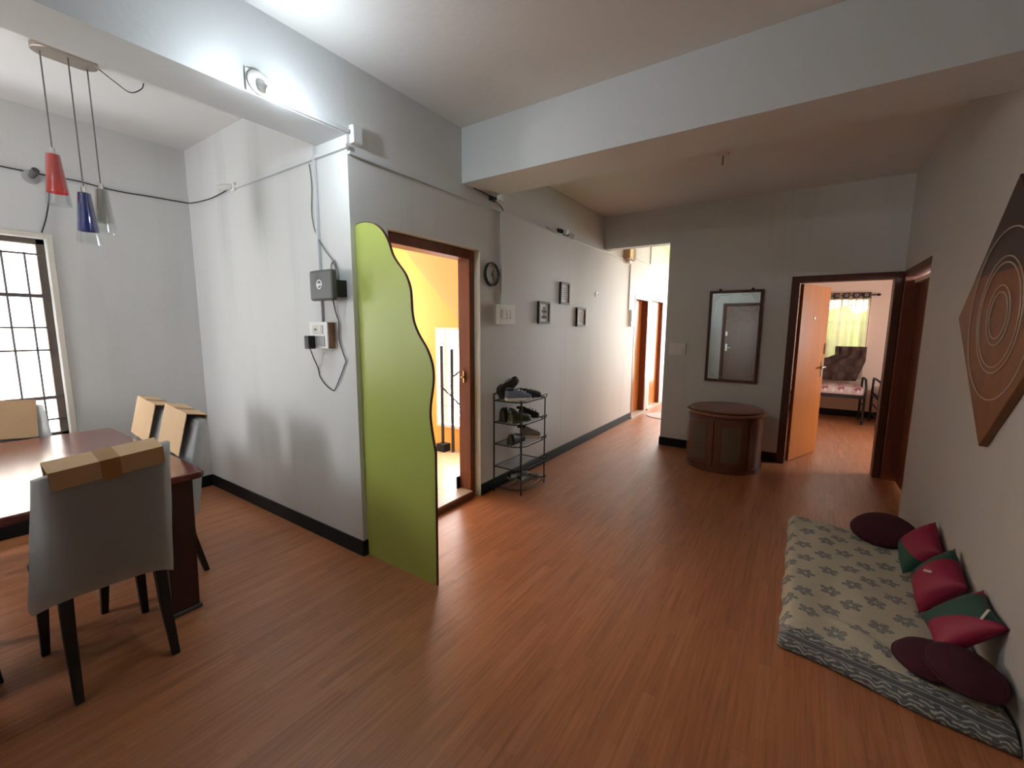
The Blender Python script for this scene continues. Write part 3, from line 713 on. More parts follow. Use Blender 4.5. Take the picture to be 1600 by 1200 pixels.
conduit('grey conduit between the alcove wall conduit and the socket box', [(-2.60, YR - e, 2.519), (-2.60, YR - e, 1.53)])
conduit('white conduit dropping from the brown box by the corridor doors', [(XL + e, 6.60, 2.45), (XL + e, 6.60, 1.79)])
conduit('white conduit high on the bright corridor wall', [(XL + e, 6.75, 2.58), (XL + e, 9.5, 2.58)], .008)
conduit('thin white vertical conduit above the first corridor door', [(XL + e, 7.62, 2.94), (XL + e, 7.62, 2.60)], .008)
t = thing('junction_box', 'small white junction box at the alcove corner under the beam', 'junction box', (XL, 1.70, 2.56))
box(XL + .0005, XL + .035, 1.668, 1.735, 2.555, 2.655).build('case', 'white', t, bevel=.004)
box(XL + .035, XL + .038, 1.673, 1.730, 2.560, 2.650).build('cover', 'conduit', t)
t = thing('distribution_box', 'brown wooden distribution box high beside the corridor opening', 'box', (XL, 6.42, 2.47))
box(XL + .0005, XL + .10, 6.27, 6.56, 2.50, 2.67).build('case', 'boxwood', t, bevel=.004)
box(XL + .10, XL + .106, 6.29, 6.42, 2.52, 2.65).build('cover', 'brass', t)
b = MB(); b.box(XL + .0005, XL + .06, 6.40, 6.52, 2.455, 2.498); b.build('lower_box', 'white', t)
def wall_lamp(label, y, z, dirs, wire_pts):
    t = thing('lamp_holder', label, 'lamp holder', (XL, y, z))
    box(XL + .0005, XL + .018, y - .04, y + .04, z - .02, z + .02).build('plate', 'wire', t, bevel=.003)
    for (dy, dz) in dirs:
        a = Vector((XL + .018, y + dy * .4, z + dz * .4)); c = Vector((XL + .10, y + dy, z + dz))
        MB().tube([a, a.lerp(c, .5)], .014, 10).build('arm', 'wire', t, smooth='auto')
        MB().tube([a.lerp(c, .5), a.lerp(c, .8), c], [.022, .031, .028], 12).build('socket', 'white', t, smooth='auto')
    MB().tube(spline(wire_pts), .004, 5).build('cable', 'wire', t)
wall_lamp('empty bulb holder on the wall under the crossing beam', 3.05, 2.575, [(.02, .0)], [(XL + .012, 2.80, 2.597), (XL + .015, 2.95, 2.59), (XL + .012, 3.05, 2.575), (XL + .012, 3.16, 2.545), (XL + .02, 3.2, 2.51)])
wall_lamp('twin empty bulb holder on the long wall above the picture frames', 4.27, 2.535, [(.02, -.02), (.16, -.045)], [(XL + .02, 3.95, 2.512), (XL + .02, 4.1, 2.50), (XL + .012, 4.26, 2.505), (XL + .012, 4.30, 2.56), (XL + .05, 4.42, 2.50)])

# lit bulb in an angled batten holder on the dining beam
t = thing('wall_bulb', 'lit white bulb in a batten holder on the dining beam', 'light bulb', (XL, 1.17, 2.66))
R_ = Matrix.Translation((XL + .012, 1.160, 2.655)) @ Matrix.Rotation(PI / 2, 4, 'Y')
MB().lathe([(0, .0005), (.052, .0005), (.052, .010), (.044, .018), (.026, .022), (0, .022)], n=28, mat=R_).build('batten_plate', 'white', t, smooth='auto')
p0 = Vector((XL + .05, 1.163, 2.625)); p1 = Vector((-2.115, 1.172, 2.563)); dr = (p1 - p0).normalized()
box(XL + .0005, XL + .012, 1.105, 1.215, 2.605, 2.705).build('back_block', 'white', t, bevel=.004)
MB().tube([(XL + .03, 1.161, 2.650), p0, p0 + dr * .045], [.022, .021, .017], 14).build('socket', 'white', t, smooth='auto')
Rb = Matrix.Translation(p0 + dr * .045) @ dr.to_track_quat('Z', 'Y').to_matrix().to_4x4()
MB().lathe([(.014, 0), (.018, .010), (.026, .026), (.031, .042)], n=20, mat=Rb).build('housing', 'white', t, smooth=True)
MB().lathe([(.031, .042), (.033, .052), (.030, .068), (.020, .080), (.008, .085), (0, .086)], n=20, mat=Rb).build('diffuser', 'bulb', t, smooth=True)

# ------------------------------------------------------------------ router, socket box and cables on the alcove wall
t = thing('wifi_router', 'square dark grey router with round emblem mounted on the alcove wall', 'router', (-2.44, YR, 1.65))
bd = box(-2.560, -2.322, 1.540, 1.577, 1.652, 1.835).build('body', 'greyplastic', t, bevel=.014)
R_ = Matrix.Translation((-2.452, 1.540, 1.748)) @ Matrix.Rotation(PI / 2, 4, 'X')
MB().lathe([(.022, 0), (.029, 0), (.029, .003), (.022, .003), (.022, 0)], n=24, mat=R_).build('emblem_ring', 'white', bd)
b = MB(); b.lathe([(0, 0), (.011, 0), (.011, .003), (0, .003)], n=16, mat=R_ @ Matrix.Translation((-.012, -.003, 0))); b.build('emblem_dot', 'white', bd)
MB().box(-.004, .018, -.006, .006, 0, .003, R_).build('emblem_bar', 'white', bd)
box(-2.40, -2.335, 1.577, YR - .001, 1.675, 1.775).build('bracket', 'black', t, bevel=.004)
box(-2.52, -2.40, 1.577, 1.60, 1.67, 1.81).build('back_shell', 'black', t, bevel=.004)
t = thing('socket_box', 'white socket on a brown wooden box with a black plug', 'socket', (-2.58, YR, 1.36))
box(-2.672, -2.484, 1.604, YR - .001, 1.358, 1.522).build('case', 'boxwood', t, bevel=.003)
fp = box(-2.676, -2.480, 1.594, 1.604, 1.355, 1.525).build('face_plate', 'white', t, bevel=.003)
box(-2.635, -2.525, 1.590, 1.594, 1.448, 1.505).build('socket_insert', 'paper', fp, bevel=.001)
for x in (-2.612, -2.597): box(x, x + .007, 1.588, 1.590, 1.47, 1.482).build('slot', 'ink', fp)
box(-2.560, -2.545, 1.5885, 1.590, 1.46, 1.50).build('rocker', 'white', fp)
box(-2.60, -2.51, 1.590, 1.594, 1.370, 1.436).build('switch_panel', 'socketgrey', fp)
box(-2.662, -2.612, 1.545, 1.594, 1.352, 1.436).build('adapter', 'black', t, bevel=.005)
def cable(name, label, pts, r=.0035, mat='wire', n=8):
    return tag(MB().tube(spline(pts, n), r, 6).build(name, mat, smooth=True), label, 'cable')
WY = YR - .008
cable('power_cable', 'thin black cable looping from the plug up to the router', [(-2.64, 1.57, 1.352), (-2.655, 1.60, 1.29), (-2.68, WY, 1.22), (-2.66, WY, 1.16), (-2.60, WY, 1.11), (-2.53, WY, 1.082), (-2.50, WY, 1.09), (-2.44, WY, 1.17), (-2.385, WY, 1.255), (-2.37, WY, 1.28), (-2.40, WY, 1.34), (-2.43, WY, 1.42), (-2.425, WY, 1.52), (-2.45, WY, 1.58), (-2.455, 1.63, 1.66)], .0035)
cable('network_cable', 'grey cable curving down from the conduit to the router', [(-2.635, 1.63, 2.50), (-2.64, WY, 2.38), (-2.655, WY, 2.20), (-2.62, WY, 2.08), (-2.54, WY, 1.98), (-2.46, WY, 1.905), (-2.435, WY, 1.86), (-2.40, 1.62, 1.83), (-2.385, 1.615, 1.79)], .004, 'greywire')
cable('coiled_cable', 'small loose coil of grey cable hanging beside the router', [(-2.47, WY, 1.88), (-2.44, WY, 1.90), (-2.425, WY, 1.87), (-2.45, WY, 1.84), (-2.48, WY, 1.86), (-2.46, WY, 1.895), (-2.42, WY, 1.86), (-2.405, WY, 1.80), (-2.415, 1.62, 1.77)], .003, 'greywire')
t = thing('lamp_holder', 'white bulb holder on the alcove wall above the dining table', 'lamp holder', (-3.67, YR, 2.54))
box(-3.70, -3.64, YR - .02, YR - .0005, 2.51, 2.57).build('plate', 'white', t, bevel=.003)
MB().tube([(-3.67, YR - .02, 2.54), (-3.70, YR - .06, 2.53), (-3.73, YR - .085, 2.525)], [.016, .022, .020], 12).build('socket', 'white', t, smooth='auto')
t = thing('lamp_holder', 'round grey bulb holder on the dining wall above the window', 'lamp holder', (XA, .72, 2.50))
R_ = Matrix.Translation((XA, .72, 2.51)) @ Matrix.Rotation(PI / 2, 4, 'Y')
MB().lathe([(0, .0005), (.045, .0005), (.045, .012), (.03, .02), (0, .02)], n=24, mat=R_).build('plate', 'socketgrey', t, smooth='auto')
MB().tube([(XA + .02, .72, 2.51), (XA + .06, .73, 2.53), (XA + .085, .735, 2.545)], [.016, .022, .020], 12).build('socket', 'greyplastic', t, smooth='auto')
cable('wall_cable', 'black cable strung round the dining corner at lamp height', [(-3.70, WY, 2.545), (-3.85, 1.63, 2.52), (-4.08, 1.635, 2.515), (-4.40, 1.63, 2.53), (-4.505, 1.60, 2.545), (XA + .01, 1.40, 2.54), (XA + .01, 1.15, 2.53), (XA + .01, .95, 2.545), (XA + .01, .76, 2.54), (XA + .01, .60, 2.54), (XA + .01, .2, 2.55)], .0045)
cable('wall_cable', 'short black cable hanging down to the top of the dining window', [(XA + .01, .80, 2.44), (XA + .012, .79, 2.36), (XA + .012, .765, 2.24), (XA + .012, .735, 2.14)], .0045)
cable('ceiling_cable', 'thin cable running from the pendant plate to the ceiling', [(-3.50, .88, 2.97), (-3.51, .96, 2.93), (-3.52, 1.03, 2.905), (-3.50, 1.08, 2.94), (-3.50, 1.095, 2.979)], .003)

# ------------------------------------------------------------------ pendant lamp
t = thing('pendant_lamp', 'three-shade pendant lamp with red, blue and clear glass over the table', 'lamp', (-3.50, .75, ZD))
def stadium(cx, cy, hw, hl, n=10):
    return [(cx + hw * math.cos(a), cy + hl + hw * math.sin(a)) for a in [PI * i / n for i in range(n + 1)]] + [(cx + hw * math.cos(a), cy - hl + hw * math.sin(a)) for a in [PI + PI * i / n for i in range(n + 1)]]
MB().prism(stadium(-3.50, .75, .07, .065), 2, ZD - .028, ZD - .0005).build('ceiling_plate', 'nickel', t, bevel=.004)
for (x, y, z1, z0, gm, nm, lab) in ((-3.51, .655, 2.435, 2.16, 'redglass', 'red', 'red glass shade'), (-3.47, .755, 2.25, 1.965, 'blueglass', 'blue', 'blue glass shade'), (-3.53, .845, 2.30, 2.045, 'frost', 'clear', 'clear frosted glass shade')):
    MB().tube([(x, y, z1 + .02), (x, y, ZD - .02)], .0035, 6).build('cord', 'greywire', t)
    MB().lathe([(0, 0), (.012, 0), (.012, .03), (0, .032)], (x, y, z1 - .002), 12).build('cap', 'steel', t, smooth='auto')
    h = z1 - z0
    s = MB().lathe([(.012, z1), (.030, z1 - .004), (.054, z0), (.052, z0), (.028, z1 - .008)], (x, y, 0), 28).build('shade', 'glass', t, smooth='auto')
    MB().lathe([(0, z1 - .006), (.0265, z1 - .008), (.0445, z0 + h * .24), (.0425, z0 + h * .24), (.0245, z1 - .014)], (x, y, 0), 28).build('inner_shade', gm, s, smooth='auto')['label'] = lab
    MB().lathe([(0, z1 - .02), (.012, z1 - .02), (.012, z1 - .08), (.014, z1 - .10), (.012, z1 - .12), (0, z1 - .13)], (x, y, 0), 12).build('lamp_bulb', 'paper', s, smooth=True)

# ------------------------------------------------------------------ dining table and chairs
t = thing('dining_table', 'glossy dark red-brown dining table beside the window', 'table', (-3.34, .44, 0))
def roundrect(x0, x1, y0, y1, r, n=5):
    out = []
    for cx, cy, a in ((x1 - r, y1 - r, 0), (x0 + r, y1 - r, PI / 2), (x0 + r, y0 + r, PI), (x1 - r, y0 + r, 1.5 * PI)):
        out += [(cx + r * math.cos(a + PI / 2 * i / n), cy + r * math.sin(a + PI / 2 * i / n)) for i in range(n + 1)]
    return out
MB().prism(roundrect(-4.16, -2.52, -.01, .895, .05), 2, .715, .752).build('table_top', 'table', t, bevel=.008)
for y in (.05, .765):
    for x0, x1 in ((-2.635, -2.565), (-4.115, -4.045)):
        lg = MB().prism([(y - .06, .02), (y + .06, .02), (y + .08, .715), (y - .06, .715)], 0, x0, x1).build('leg', 'tableleg', t, bevel=.006)
        box(x0 - .008, x1 + .008, y - .068, y + .068, 0, .022).build('foot', 'greyplastic', lg, bevel=.004)
b = MB(); b.box(-4.0, -2.7, .105, .135, .62, .715); b.box(-4.0, -2.7, .75, .78, .62, .715); b.build('apron', 'table', t)

def film_mesh(w0, w1, d0, d1, z0, z1, xc, tilt, seed, sag=.03):
    """an open-bottomed bag of packing foam round a chair back"""
    rnd = random.Random(seed); n, rows = 40, 12; b = MB(); vs = []
    ph = [rnd.uniform(0, 6.28) for _ in range(6)]
    for j in range(rows + 1):
        v = j / rows; z = z1 + (z0 - z1) * v; w_ = w0 + (w1 - w0) * v; d_ = d0 + (d1 - d0) * v
        for k in range(n):
            a = 2 * PI * k / n; ca, sa = math.cos(a), math.sin(a)
            ex = .35
            x = d_ * math.copysign(abs(ca) ** ex, ca); y_ = w_ * math.copysign(abs(sa) ** .45, sa)
            wob = .006 * math.sin(5 * a + ph[0] + 3 * v) + .005 * math.sin(9 * a + ph[1] - 4 * v) + .004 * math.sin(13 * v + ph[2] + 2 * a)
            zz = z + (sag * math.sin(a * 1. + ph[3]) * v * .5) - (.035 * v * abs(sa) ** 2)
            vs.append((xc + tilt * (1 - v) + x * (1 + wob * 3), y_ * (1 + wob) - .025 * v, zz + .03 * (1 - v) * y_ / w0))
    fs = [(j * n + k, j * n + (k + 1) % n, (j + 1) * n + (k + 1) % n, (j + 1) * n + k) for j in range(rows) for k in range(n)]
    fs.append(tuple(range(n)))
    return b.add(vs, fs)
def make_chair(name, label, seed):
    """dark dining chair still in its packing; faces -X, back at +X"""
    t = thing(name, label, 'chair', group='packed dining chairs round the table')
    for (x, y, dx, dy, z1) in ((.17, .150, .07, .01, .44), (.17, -.150, .07, -.01, .44), (-.21, .165, -.025, .015, .43), (-.21, -.165, -.025, -.015, .43)):
        vs = []
        for q, (hx, z) in enumerate(((.021, z1), (.019, .25), (.014, .0))):
            f = (1 - z / z1); cx, cy = x + dx * f * f, y + dy * f
            vs += [(cx - hx, cy - hx, z), (cx + hx, cy - hx, z), (cx + hx, cy + hx, z), (cx - hx, cy + hx, z)]
        fs = [(3, 2, 1, 0), (8, 9, 10, 11)] + [(r * 4 + k, r * 4 + (k + 1) % 4, r * 4 + 4 + (k + 1) % 4, r * 4 + 4 + k) for r in range(2) for k in range(4)]
        MB().add(vs, fs).build('leg', 'dark', t, bevel=.003, rel=False)
    MB().prism(roundrect(-.235, .180, -.20, .20, .05), 2, .425, .470).build('seat', 'dark', t, bevel=.01, rel=False)
    vs = []
    Rt = Matrix.Translation((.165, 0, .45)) @ Matrix.Rotation(math.radians(12), 4, 'Y')
    MB().box(-.012, .012, -.185, .185, .0, .50, Rt).build('backrest', 'dark', t, bevel=.01, rel=False)
    film_mesh(.205, .222, .030, .062, .425, .970, .160, .112, seed).build('foam_wrap', 'film', t, smooth=True, rel=False)
    # folded cardboard over the top of the back: long flap in front, short flap behind
    b = MB(); Rc = Matrix.Translation((.272, 0, .985)) @ Matrix.Rotation(math.radians(12), 4, 'Y') @ Matrix.Rotation(math.radians(4.5), 4, 'X')
    b.box(-.062, -.058, -.17, .17, -.25, .0, Rc); b.box(.041, .045, -.17, .17, -.072, .0, Rc); b.box(-.062, .045, -.17, .17, 0, .004, Rc)
    cb = b.build('cardboard_cap', 'card', t, rel=False)
    b = MB(); b.box(.0452, .0462, -.03, .03, -.085, .004, Rc); b.box(-.0632, .0462, -.03, .03, .0042, .0052, Rc); b.build('tape', 'tape', cb, rel=False)
    return t
c0 = make_chair('dining_chair', 'packed dining chair nearest the camera, grey foam wrap on its back', 11)
c0.location = (-2.52, .462, 0)
for (x, y, rz, lab) in ((-3.10, .755, PI / 2, 'packed dining chair on the wall side, next to the table corner'),
                        (-3.60, .755, PI / 2, 'packed dining chair on the wall side, nearer the window'),
                        (-4.10, .40, PI, 'packed dining chair at the table end before the window'),
                        (-2.87, -.10, -PI / 2, 'packed dining chair on the near long side, cut off by the left picture edge')):
    c = copy_tree(c0); c.location = (x, y, 0); c.rotation_euler.z = rz; c['label'] = lab

# ------------------------------------------------------------------ shoe rack and shoes
t = thing('shoe_rack', 'black wire shoe rack with five shelves beside the entrance', 'rack', (-2.12, 3.30, 0))
x0, x1, y0, y1 = -2.25, -1.98, 3.05, 3.50
LV = (.05, .235, .445, .645, .845)
for (x, y) in ((x0, y0), (x0, y1), (x1, y0 + .04), (x1, y1)):
    MB().tube([(x, y, 0), (x, y, .875 if x == x0 else .845)], .0075 if x == x0 else .0065, 8).build('post', 'black', t, smooth='auto')
MB().tube(spline([(x0, y0, .86), (x0, y0, .895), (x0, y0 + .04, .905), (x0, y1 - .04, .905), (x0, y1, .895), (x0, y1, .86)], 6), .0075, 8).build('back_hoop', 'black', t, smooth=True)
for z in LV:
    rim = [(x0, y0, z), (x0, y1, z), (x1 + .01, y1, z), (x1 + .02, y1 - .05, z), (x1 + .02, y0 + .09, z), (x1, y0 + .04, z), (x1 - .06, y0, z)]
    sh = MB().tube(rim, .0055, 6, closed=True).build('shelf', 'black', t)
    for k in range(7):
        x = x0 + .035 * (k + 1)
        MB().tube([(x, y0 + (.02 if k > 5 else 0), z + .002), (x, y1, z + .002)], .0028, 5).build('wire', 'black', sh)
    MB().tube([(x1 + .012, y1, z), (x1 + .02, y1, z + .03), (x1 + .02, y1 - .08, z + .03), (x1 + .02, y1 - .1, z)], .0045, 6).build('stop', 'black', sh)
def shoe(label, loc, rz, mats, tilt=0., L=.26, h=.095, group='shoes on the wire rack', low=False, name='shoe'):
    t = thing(name, label, 'shoe', loc, rz, group); t.rotation_euler.y = tilt
    sec = [(-.5, .30, .92), (-.46, .36, 1.0), (-.30, .37, .98), (-.12, .36, .80), (.08, .40, .60), (.26, .45, .46), (.40, .38, .38), (.48, .22, .28), (.50, .10, .18)]
    n = 12; vs = []; W = .095
    for (u, wv, hv) in sec:
        for k in range(n):
            a = PI * k / (n - 1); y = math.cos(a) * W * wv * (1 - .35 * math.sin(a) ** 3); z = .022 + (h * hv * (.5 if low else 1)) * abs(math.sin(a)) ** .7
            vs.append((u * L, y, z))
    m = len(sec); fs = [(i * n + k, i * n + k + 1, (i + 1) * n + k + 1, (i + 1) * n + k) for i in range(m - 1) for k in range(n - 1)] + [tuple(range(n)), tuple(range((m - 1) * n, m * n))]
    if low: fs = [f for q, f in enumerate(fs) if not (q < 4 * (n - 1))]
    MB().add(vs, fs).build('upper', mats[0], t, smooth=True, rel=False)
    out = [(u * L * 1.02, W * wv * 1.06) for (u, wv, hv) in sec] + [(u * L * 1.02, -W * wv * 1.06) for (u, wv, hv) in sec[::-1]]
    MB().prism(out, 2, 0.0, .026).build('sole', mats[1], t, bevel=.004, rel=False)
    if not low:
        MB().lathe([(0, 0), (.030, 0), (.034, -.006), (.036, -.02)], (-.085, 0, h * .93 + .022), 14, sx=1.2, sy=.8).build('collar', 'ink', t, smooth=True, rel=False)
        for k in range(3): MB().box(.0 + .028 * k, .008 + .028 * k, -.022, .022, h * (.72 - .11 * k) + .02, h * (.72 - .11 * k) + .03).build('lace', mats[2], t, rel=False)
    return t
M['bluefab'] = simple('blue_canvas', (.16, .19, .28), .8)
M['greyfab'] = simple('grey_mesh', (.28, .28, .27), .8)
M['olive'] = simple('olive_canvas', (.05, .055, .035), .8)
zs = [z + .006 for z in LV]
shoe('black trainer tipped up at the back of the top rack shelf', (-2.18, 3.20, zs[4] + .085), math.radians(80), ('ink', 'rubber', 'inkgrey'), math.radians(-38))
shoe('white and blue canvas shoe on the top rack shelf', (-2.06, 3.16, zs[4]), math.radians(50), ('bluefab', 'white', 'white'), 0, .24)
shoe('black shoe with pale laces at the far end of the top shelf', (-2.06, 3.37, zs[4]), math.radians(70), ('ink', 'rubber', 'white'), 0, .23, .07)
shoe('black leather shoe against the wall on the second shelf', (-2.17, 3.20, zs[3]), math.radians(85), ('ink', 'rubber', 'ink'), 0, .26, .11)
shoe('olive dark shoe at the front of the second shelf', (-2.06, 3.19, zs[3]), math.radians(80), ('olive', 'greyplastic', 'ink'), 0, .26, .095)
shoe('black shoe at the far end of the second shelf', (-2.10, 3.41, zs[3]), math.radians(20), ('ink', 'rubber', 'ink'), 0, .19, .08)
shoe('low black shoe on the third rack shelf', (-2.10, 3.19, zs[2]), math.radians(95), ('ink', 'rubber', 'ink'), 0, .25, .075)
shoe('grey-white shoe on the third rack shelf', (-2.09, 3.42, zs[2]), math.radians(30), ('greyfab', 'white', 'white'), 0, .20, .10)
shoe('flat black sandal at the back of the lowest shelf', (-2.18, 3.36, zs[0]), math.radians(75), ('ink', 'greyfab', 'ink'), 0, .25, .09, low=True, name='sandal')
shoe('flat black sandal at the front of the lowest shelf', (-2.06, 3.36, zs[0]), math.radians(70), ('ink', 'greyfab', 'ink'), 0, .25, .09, low=True, name='sandal')

# ------------------------------------------------------------------ floor mattress
def bedmat():
    m = Mat('block_print_sheet')
    y2 = m.y + m.x * .10
    U, V_ = m.x / .20, y2 / .105
    row = V_.floor(); U2 = U + row.mod(2.) * .5
    fx = (U2.fract() - .5) * .20; fy = (V_.fract() - .5) * .105
    jx = ((row * 5.1 + U2.floor() * 3.7).sin() * 91.).fract() - .5; jy = ((row * 2.3 + U2.floor() * 8.1).sin() * 57.).fract() - .5
    fx = fx + jx * .03; fy = fy + jy * .014
    wob = (m.noise(60) - .5) * .018
    r = (fx * fx + fy * fy).sqrt() + wob; th = fy.atan2(fx) + jx * 6
    petal = r.lt((th * 2.5).cos().abs() * .024 + .026); hole = r.lt(.008)
    vein = ((th * 11).sin() + (r * 520).sin() * .8).gt(-1.05)
    motif = petal * vein * (hole * -1. + 1.)
    n = m.noise(6, 1, 4)
    c = m.mix(n, (.46, .43, .33), (.60, .56, .44))
    c = m.mix(motif * .85, c, (.10, .12, .14))
    # border bands: distance in from the near edge, and down the near face
    d_ = m.y + m.x * .21 - (m.z - .075) * -1.2
    sq = (m.x * 80).sin() * .008 + (m.x * 151 + 1).sin() * .004 + (m.noise(34) - .5) * .035
    band = d_.lt(.085)
    wav = ((d_ * 120 + sq * 120).sin()).abs().lt(.5)
    dots = ((m.x * 105 + 1).sin() * (d_ * 90 + .6).sin()).gt(.45)
    cb = m.mix(wav, (.12, .125, .13), (.44, .44, .40)); cb = m.mix(dots * .8, cb, (.07, .075, .08))
    stripe = (d_ - .012).abs().lt(.022)
    cb = m.mix(stripe, cb, (.085, .09, .10))
    line = ((d_ - .012).abs() - .0165).abs().lt(.002)
    cb = m.mix(line, cb, (.40, .40, .37))
    c = m.mix(band, c, cb)
    m.col(c); m.set(Roughness=.85, Sheen_Weight=.2); m.bump(m.noise(14, 1, 4), .012, .5)
    return m.m
M['bed'] = bedmat()
t = thing('floor_mattress', 'thin floor mattress under a cream sheet printed with blue-grey flowers', 'mattress', (.03, 2.25, 0))
nx, ny = 44, 110; Wm, Lm, Hm = .715, 1.60, .075
vs = []; rng = random.Random(4)
def mz(u, v):
    e = min(u, 1.2, (1.02 - u) * 6) ; 
    z = Hm
    z += .006 * math.sin(u * 9 + v * 7) + .005 * math.sin(v * 16 + 2 * u) + .004 * math.sin(u * 21 - v * 5)
    z += .020 * math.exp(-((v - (.16 - u * .10)) / .030) ** 2) * math.sin(PI * min(1, max(0, (u - .22) / .5))) + .018 * math.exp(-((v - (.21 - u * .13)) / .022) ** 2) * math.sin(PI * min(1, max(0, (u - .18) / .45)))
    return z
grid = []
rings = 6
def outline(u, v): 
    # plan: near edge slants a little towards the camera at the wall
    x = u * Wm; y = v * Lm - .15 * u * (1 - v) + .012 * math.sin(u * 7) * (1 - v)
    x -= .004 * math.sin(v * 23) * (1 - u) + .003 * math.sin(v * 51 + 1) * (1 - u)
    return x, y
for j in range(ny + 1):
    for i in range(nx + 1):
        u, v = i / nx, j / ny; x, y = outline(u, v)
        du = min(u * Wm, (1 - u) * Wm + .03) ; dv = min(v * Lm, (1 - v) * Lm)
        k = min(1, du / .035) ; k2 = min(1, dv / .05)
        f = (1 - (1 - k) ** 2.2) * .55 + .45; g = (1 - (1 - k2) ** 2.2) * .6 + .4
        vs.append((x, y, mz(u, v) * min(f, g)))
fs = [(j * (nx + 1) + i, j * (nx + 1) + i + 1, (j + 1) * (nx + 1) + i + 1, (j + 1) * (nx + 1) + i) for j in range(ny) for i in range(nx)]
edge = [j * (nx + 1) for j in range(ny + 1)][::-1] + list(range(1, nx + 1)) + [j * (nx + 1) + nx for j in range(1, ny + 1)] + [ny * (nx + 1) + i for i in range(nx - 1, 0, -1)]
o_ = len(vs); ne = len(edge); cxm, cym = Wm / 2, Lm / 2
for q in edge:
    x, y, z = vs[q]; vs.append((x + .012 * (1 if x > cxm else -1) * (abs(x - cxm) > cxm * .9), y - .012 * (y < .1), z * .45))
for q in edge:
    x, y, z = vs[q]; vs.append((x, y, 0.001))
for k in range(ne):
    k2 = (k + 1) % ne
    fs.append((edge[k], edge[k2], o_ + k2, o_ + k)); fs.append((o_ + k, o_ + k2, o_ + ne + k2, o_ + ne + k))
fs.append(tuple(o_ + ne + k for k in range(ne)))
MB().add(vs, fs).build('printed_sheet', 'bed', t, smooth=True, rel=False)

# ------------------------------------------------------------------ cushions on the mattress
def pillow_mesh(hw, hh, th, n=22, pinch=.10):
    b = MB(); vs = []
    for side in (1, -1):
        for j in range(n + 1):
            for i in range(n + 1):
                u, v = 2 * i / n - 1, 2 * j / n - 1
                k = max(0, (1 - abs(u) ** 2.6)) ** .6 * max(0, (1 - abs(v) ** 2.6)) ** .6
                x = hw * u * (1 - pinch * (1 - v * v)) ; y = hh * v * (1 - pinch * (1 - u * u))
                vs.append((x, y, side * th * k))
    N = (n + 1) ** 2
    fs = [(s * N + j * (n + 1) + i, s * N + j * (n + 1) + i + 1, s * N + (j + 1) * (n + 1) + i + 1, s * N + (j + 1) * (n + 1) + i) for s in (0, 1) for j in range(n) for i in range(n)]
    b.add(vs, fs); return b
def twotone(name, deg, lo, hi=9.):
    m = Mat(name); ang = math.radians(deg)
    k = m.x * math.cos(ang) + m.y * math.sin(ang) + (m.noise(4) - .5) * .03
    k = k.gt(lo) * k.lt(hi)
    c = m.mix(m.noise(10), (.21, .003, .030), (.28, .005, .042)); g = m.mix(m.noise(10), (.010, .052, .038), (.018, .080, .058))
    m.col(m.mix(k, c, g)); m.set(Roughness=.6); m.bump(m.noise(30), .003, .4); return m.m
def cushion(label, loc, rot, hw, hh, th, mat, tagpos=None, corner_dots=True):
    t = thing('square_cushion', label, 'cushion', loc, group='pink and green cushions along the wall')
    t.rotation_euler = rot
    o = pillow_mesh(hw, hh, th).build('cover', mat, t, smooth=True, rel=False)
    bm = bmesh.new(); bm.from_mesh(o.data); bmesh.ops.remove_doubles(bm, verts=bm.verts, dist=1e-4); bmesh.ops.recalc_face_normals(bm, faces=bm.faces); bm.to_mesh(o.data); bm.free(); o.data.shade_smooth()
    if tagpos: 
        x, y, z, a = tagpos; MB().box(-.006, .006, -.028, .028, -.001, .001, Matrix.Translation((x, y, z)) @ Matrix.Rotation(a, 4, 'Z')).build('care_tag', 'tag', t, rel=False)
    return t
from mathutils import Euler
def face(normal, spin):
    """rotation whose +Z looks along normal, spun by an angle about it"""
    q = Vector(normal).to_track_quat('Z', 'Y'); return (q.to_matrix() @ Matrix.Rotation(spin, 3, 'Z')).to_euler()
cushion('pink cushion with green corner, farthest of the three along the wall', (.665, 3.30, .230), face((-.86, -.12, .48), math.radians(-22)), .132, .132, .070, twotone('pink_green_one', 285, .03))
cushion('pink cushion with white tag, middle of the three along the wall', (.665, 2.89, .235), face((-.86, -.12, .48), math.radians(-18)), .138, .138, .070, twotone('pink_green_two', 185, .035), (.02, .03, .0715, 2.3))
cushion('green and pink cushion propped on the wall behind the maroon ones', (.662, 2.49, .250), face((-.74, -.05, .66), math.radians(-4)), .138, .138, .058, twotone('green_pink', 150, -.03, .14), (.07, .105, .036, .7))
def disc_cushion(label, loc, rot, r, th):
    t = thing('round_cushion', label, 'cushion', loc, group='maroon velvet cushions on the mattress'); t.rotation_euler = rot
    prof = [(0, -th), (r * .5, -th * .95), (r * .85, -th * .65), (r * .98, -th * .25), (r * 1.0, 0), (r * .98, th * .25), (r * .85, th * .65), (r * .5, th * .93), (r * .12, th * .95), (0, th * .88)]
    MB().lathe(prof, n=36).build('cover', 'maroon', t, smooth=True, rel=False)
    MB().tube([(r * 1.0 * math.cos(a), r * 1.0 * math.sin(a), 0) for a in [2 * PI * k / 36 for k in range(36)]], .006, 6, closed=True).build('piping', 'maroon', t, smooth=True, rel=False)
    return t
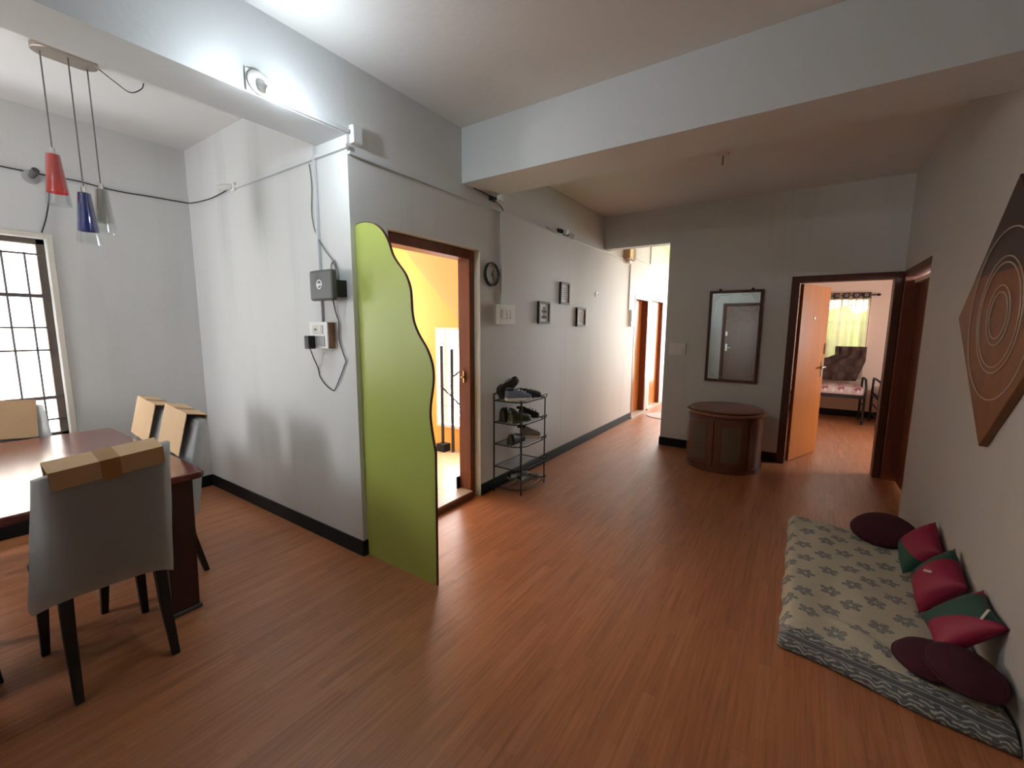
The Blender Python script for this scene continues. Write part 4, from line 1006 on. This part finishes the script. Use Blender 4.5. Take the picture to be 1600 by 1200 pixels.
disc_cushion('dark maroon round cushion lying at the far end of the mattress', (.555, 3.70, .150), face((-.15, -.25, .95), 0), .17, .055)
disc_cushion('maroon velvet round cushion, the left one of the near pair', (.550, 2.330, .128), face((-.10, -.06, .99), 0), .118, .045)
disc_cushion('darker maroon velvet round cushion lapping over its neighbour by the wall', (.628, 2.245, .178), face((.10, -.20, .97), 0), .120, .040)

# ------------------------------------------------------------------ diamond wood panel on the right wall
def artmat():
    m = Mat('diamond_veneer')
    g = m.noise((1, 14, 2.5), 1, 5, .65); f = m.noise((1, 4, 4), 1, 3)
    lo = m.mix(g, (.10, .030, .009), (.22, .075, .020)); hi = m.mix(g, (.020, .009, .009), (.050, .020, .015))
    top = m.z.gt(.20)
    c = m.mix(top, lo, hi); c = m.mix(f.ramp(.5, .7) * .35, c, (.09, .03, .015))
    m.col(c); m.set(Roughness=.5); return m.m
M['art'] = artmat()
AY, AZ, AR = 2.86, 1.565, .61
t = thing('diamond_panel', 'large diamond wood panel carved with rings on the right wall', 'wall art', (XW, AY, AZ))
dia = lambda r: [(AY + r, AZ), (AY, AZ + r), (AY - r, AZ), (AY, AZ - r)]
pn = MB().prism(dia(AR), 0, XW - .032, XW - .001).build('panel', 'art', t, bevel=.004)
for r in (.105, .135, .235, .262, .385):
    b = MB(); b.tube([(XW - .033, AY + r * math.cos(a), AZ + r * math.sin(a)) for a in [2 * PI * k / 56 for k in range(56)]], .0035, 6, closed=True)
    b.build('carved_ring', 'stone', t, smooth=True)

# ------------------------------------------------------------------ round floor mat in the corridor
t = thing('round_mat', 'thin round mat outlined on the bright corridor floor', 'mat', (-1.86, 7.45, 0))
MB().lathe([(0, .0005), (.30, .0005), (.305, .003), (.29, .005), (0, .005)], (-1.86, 7.45, 0), 40).build('mat', 'mat', t, smooth='auto')
MB().tube([(-1.86 + .295 * math.cos(a), 7.45 + .295 * math.sin(a), .006) for a in [2 * PI * k / 40 for k in range(40)]], .004, 5, closed=True).build('rim', 'socketgrey', t)
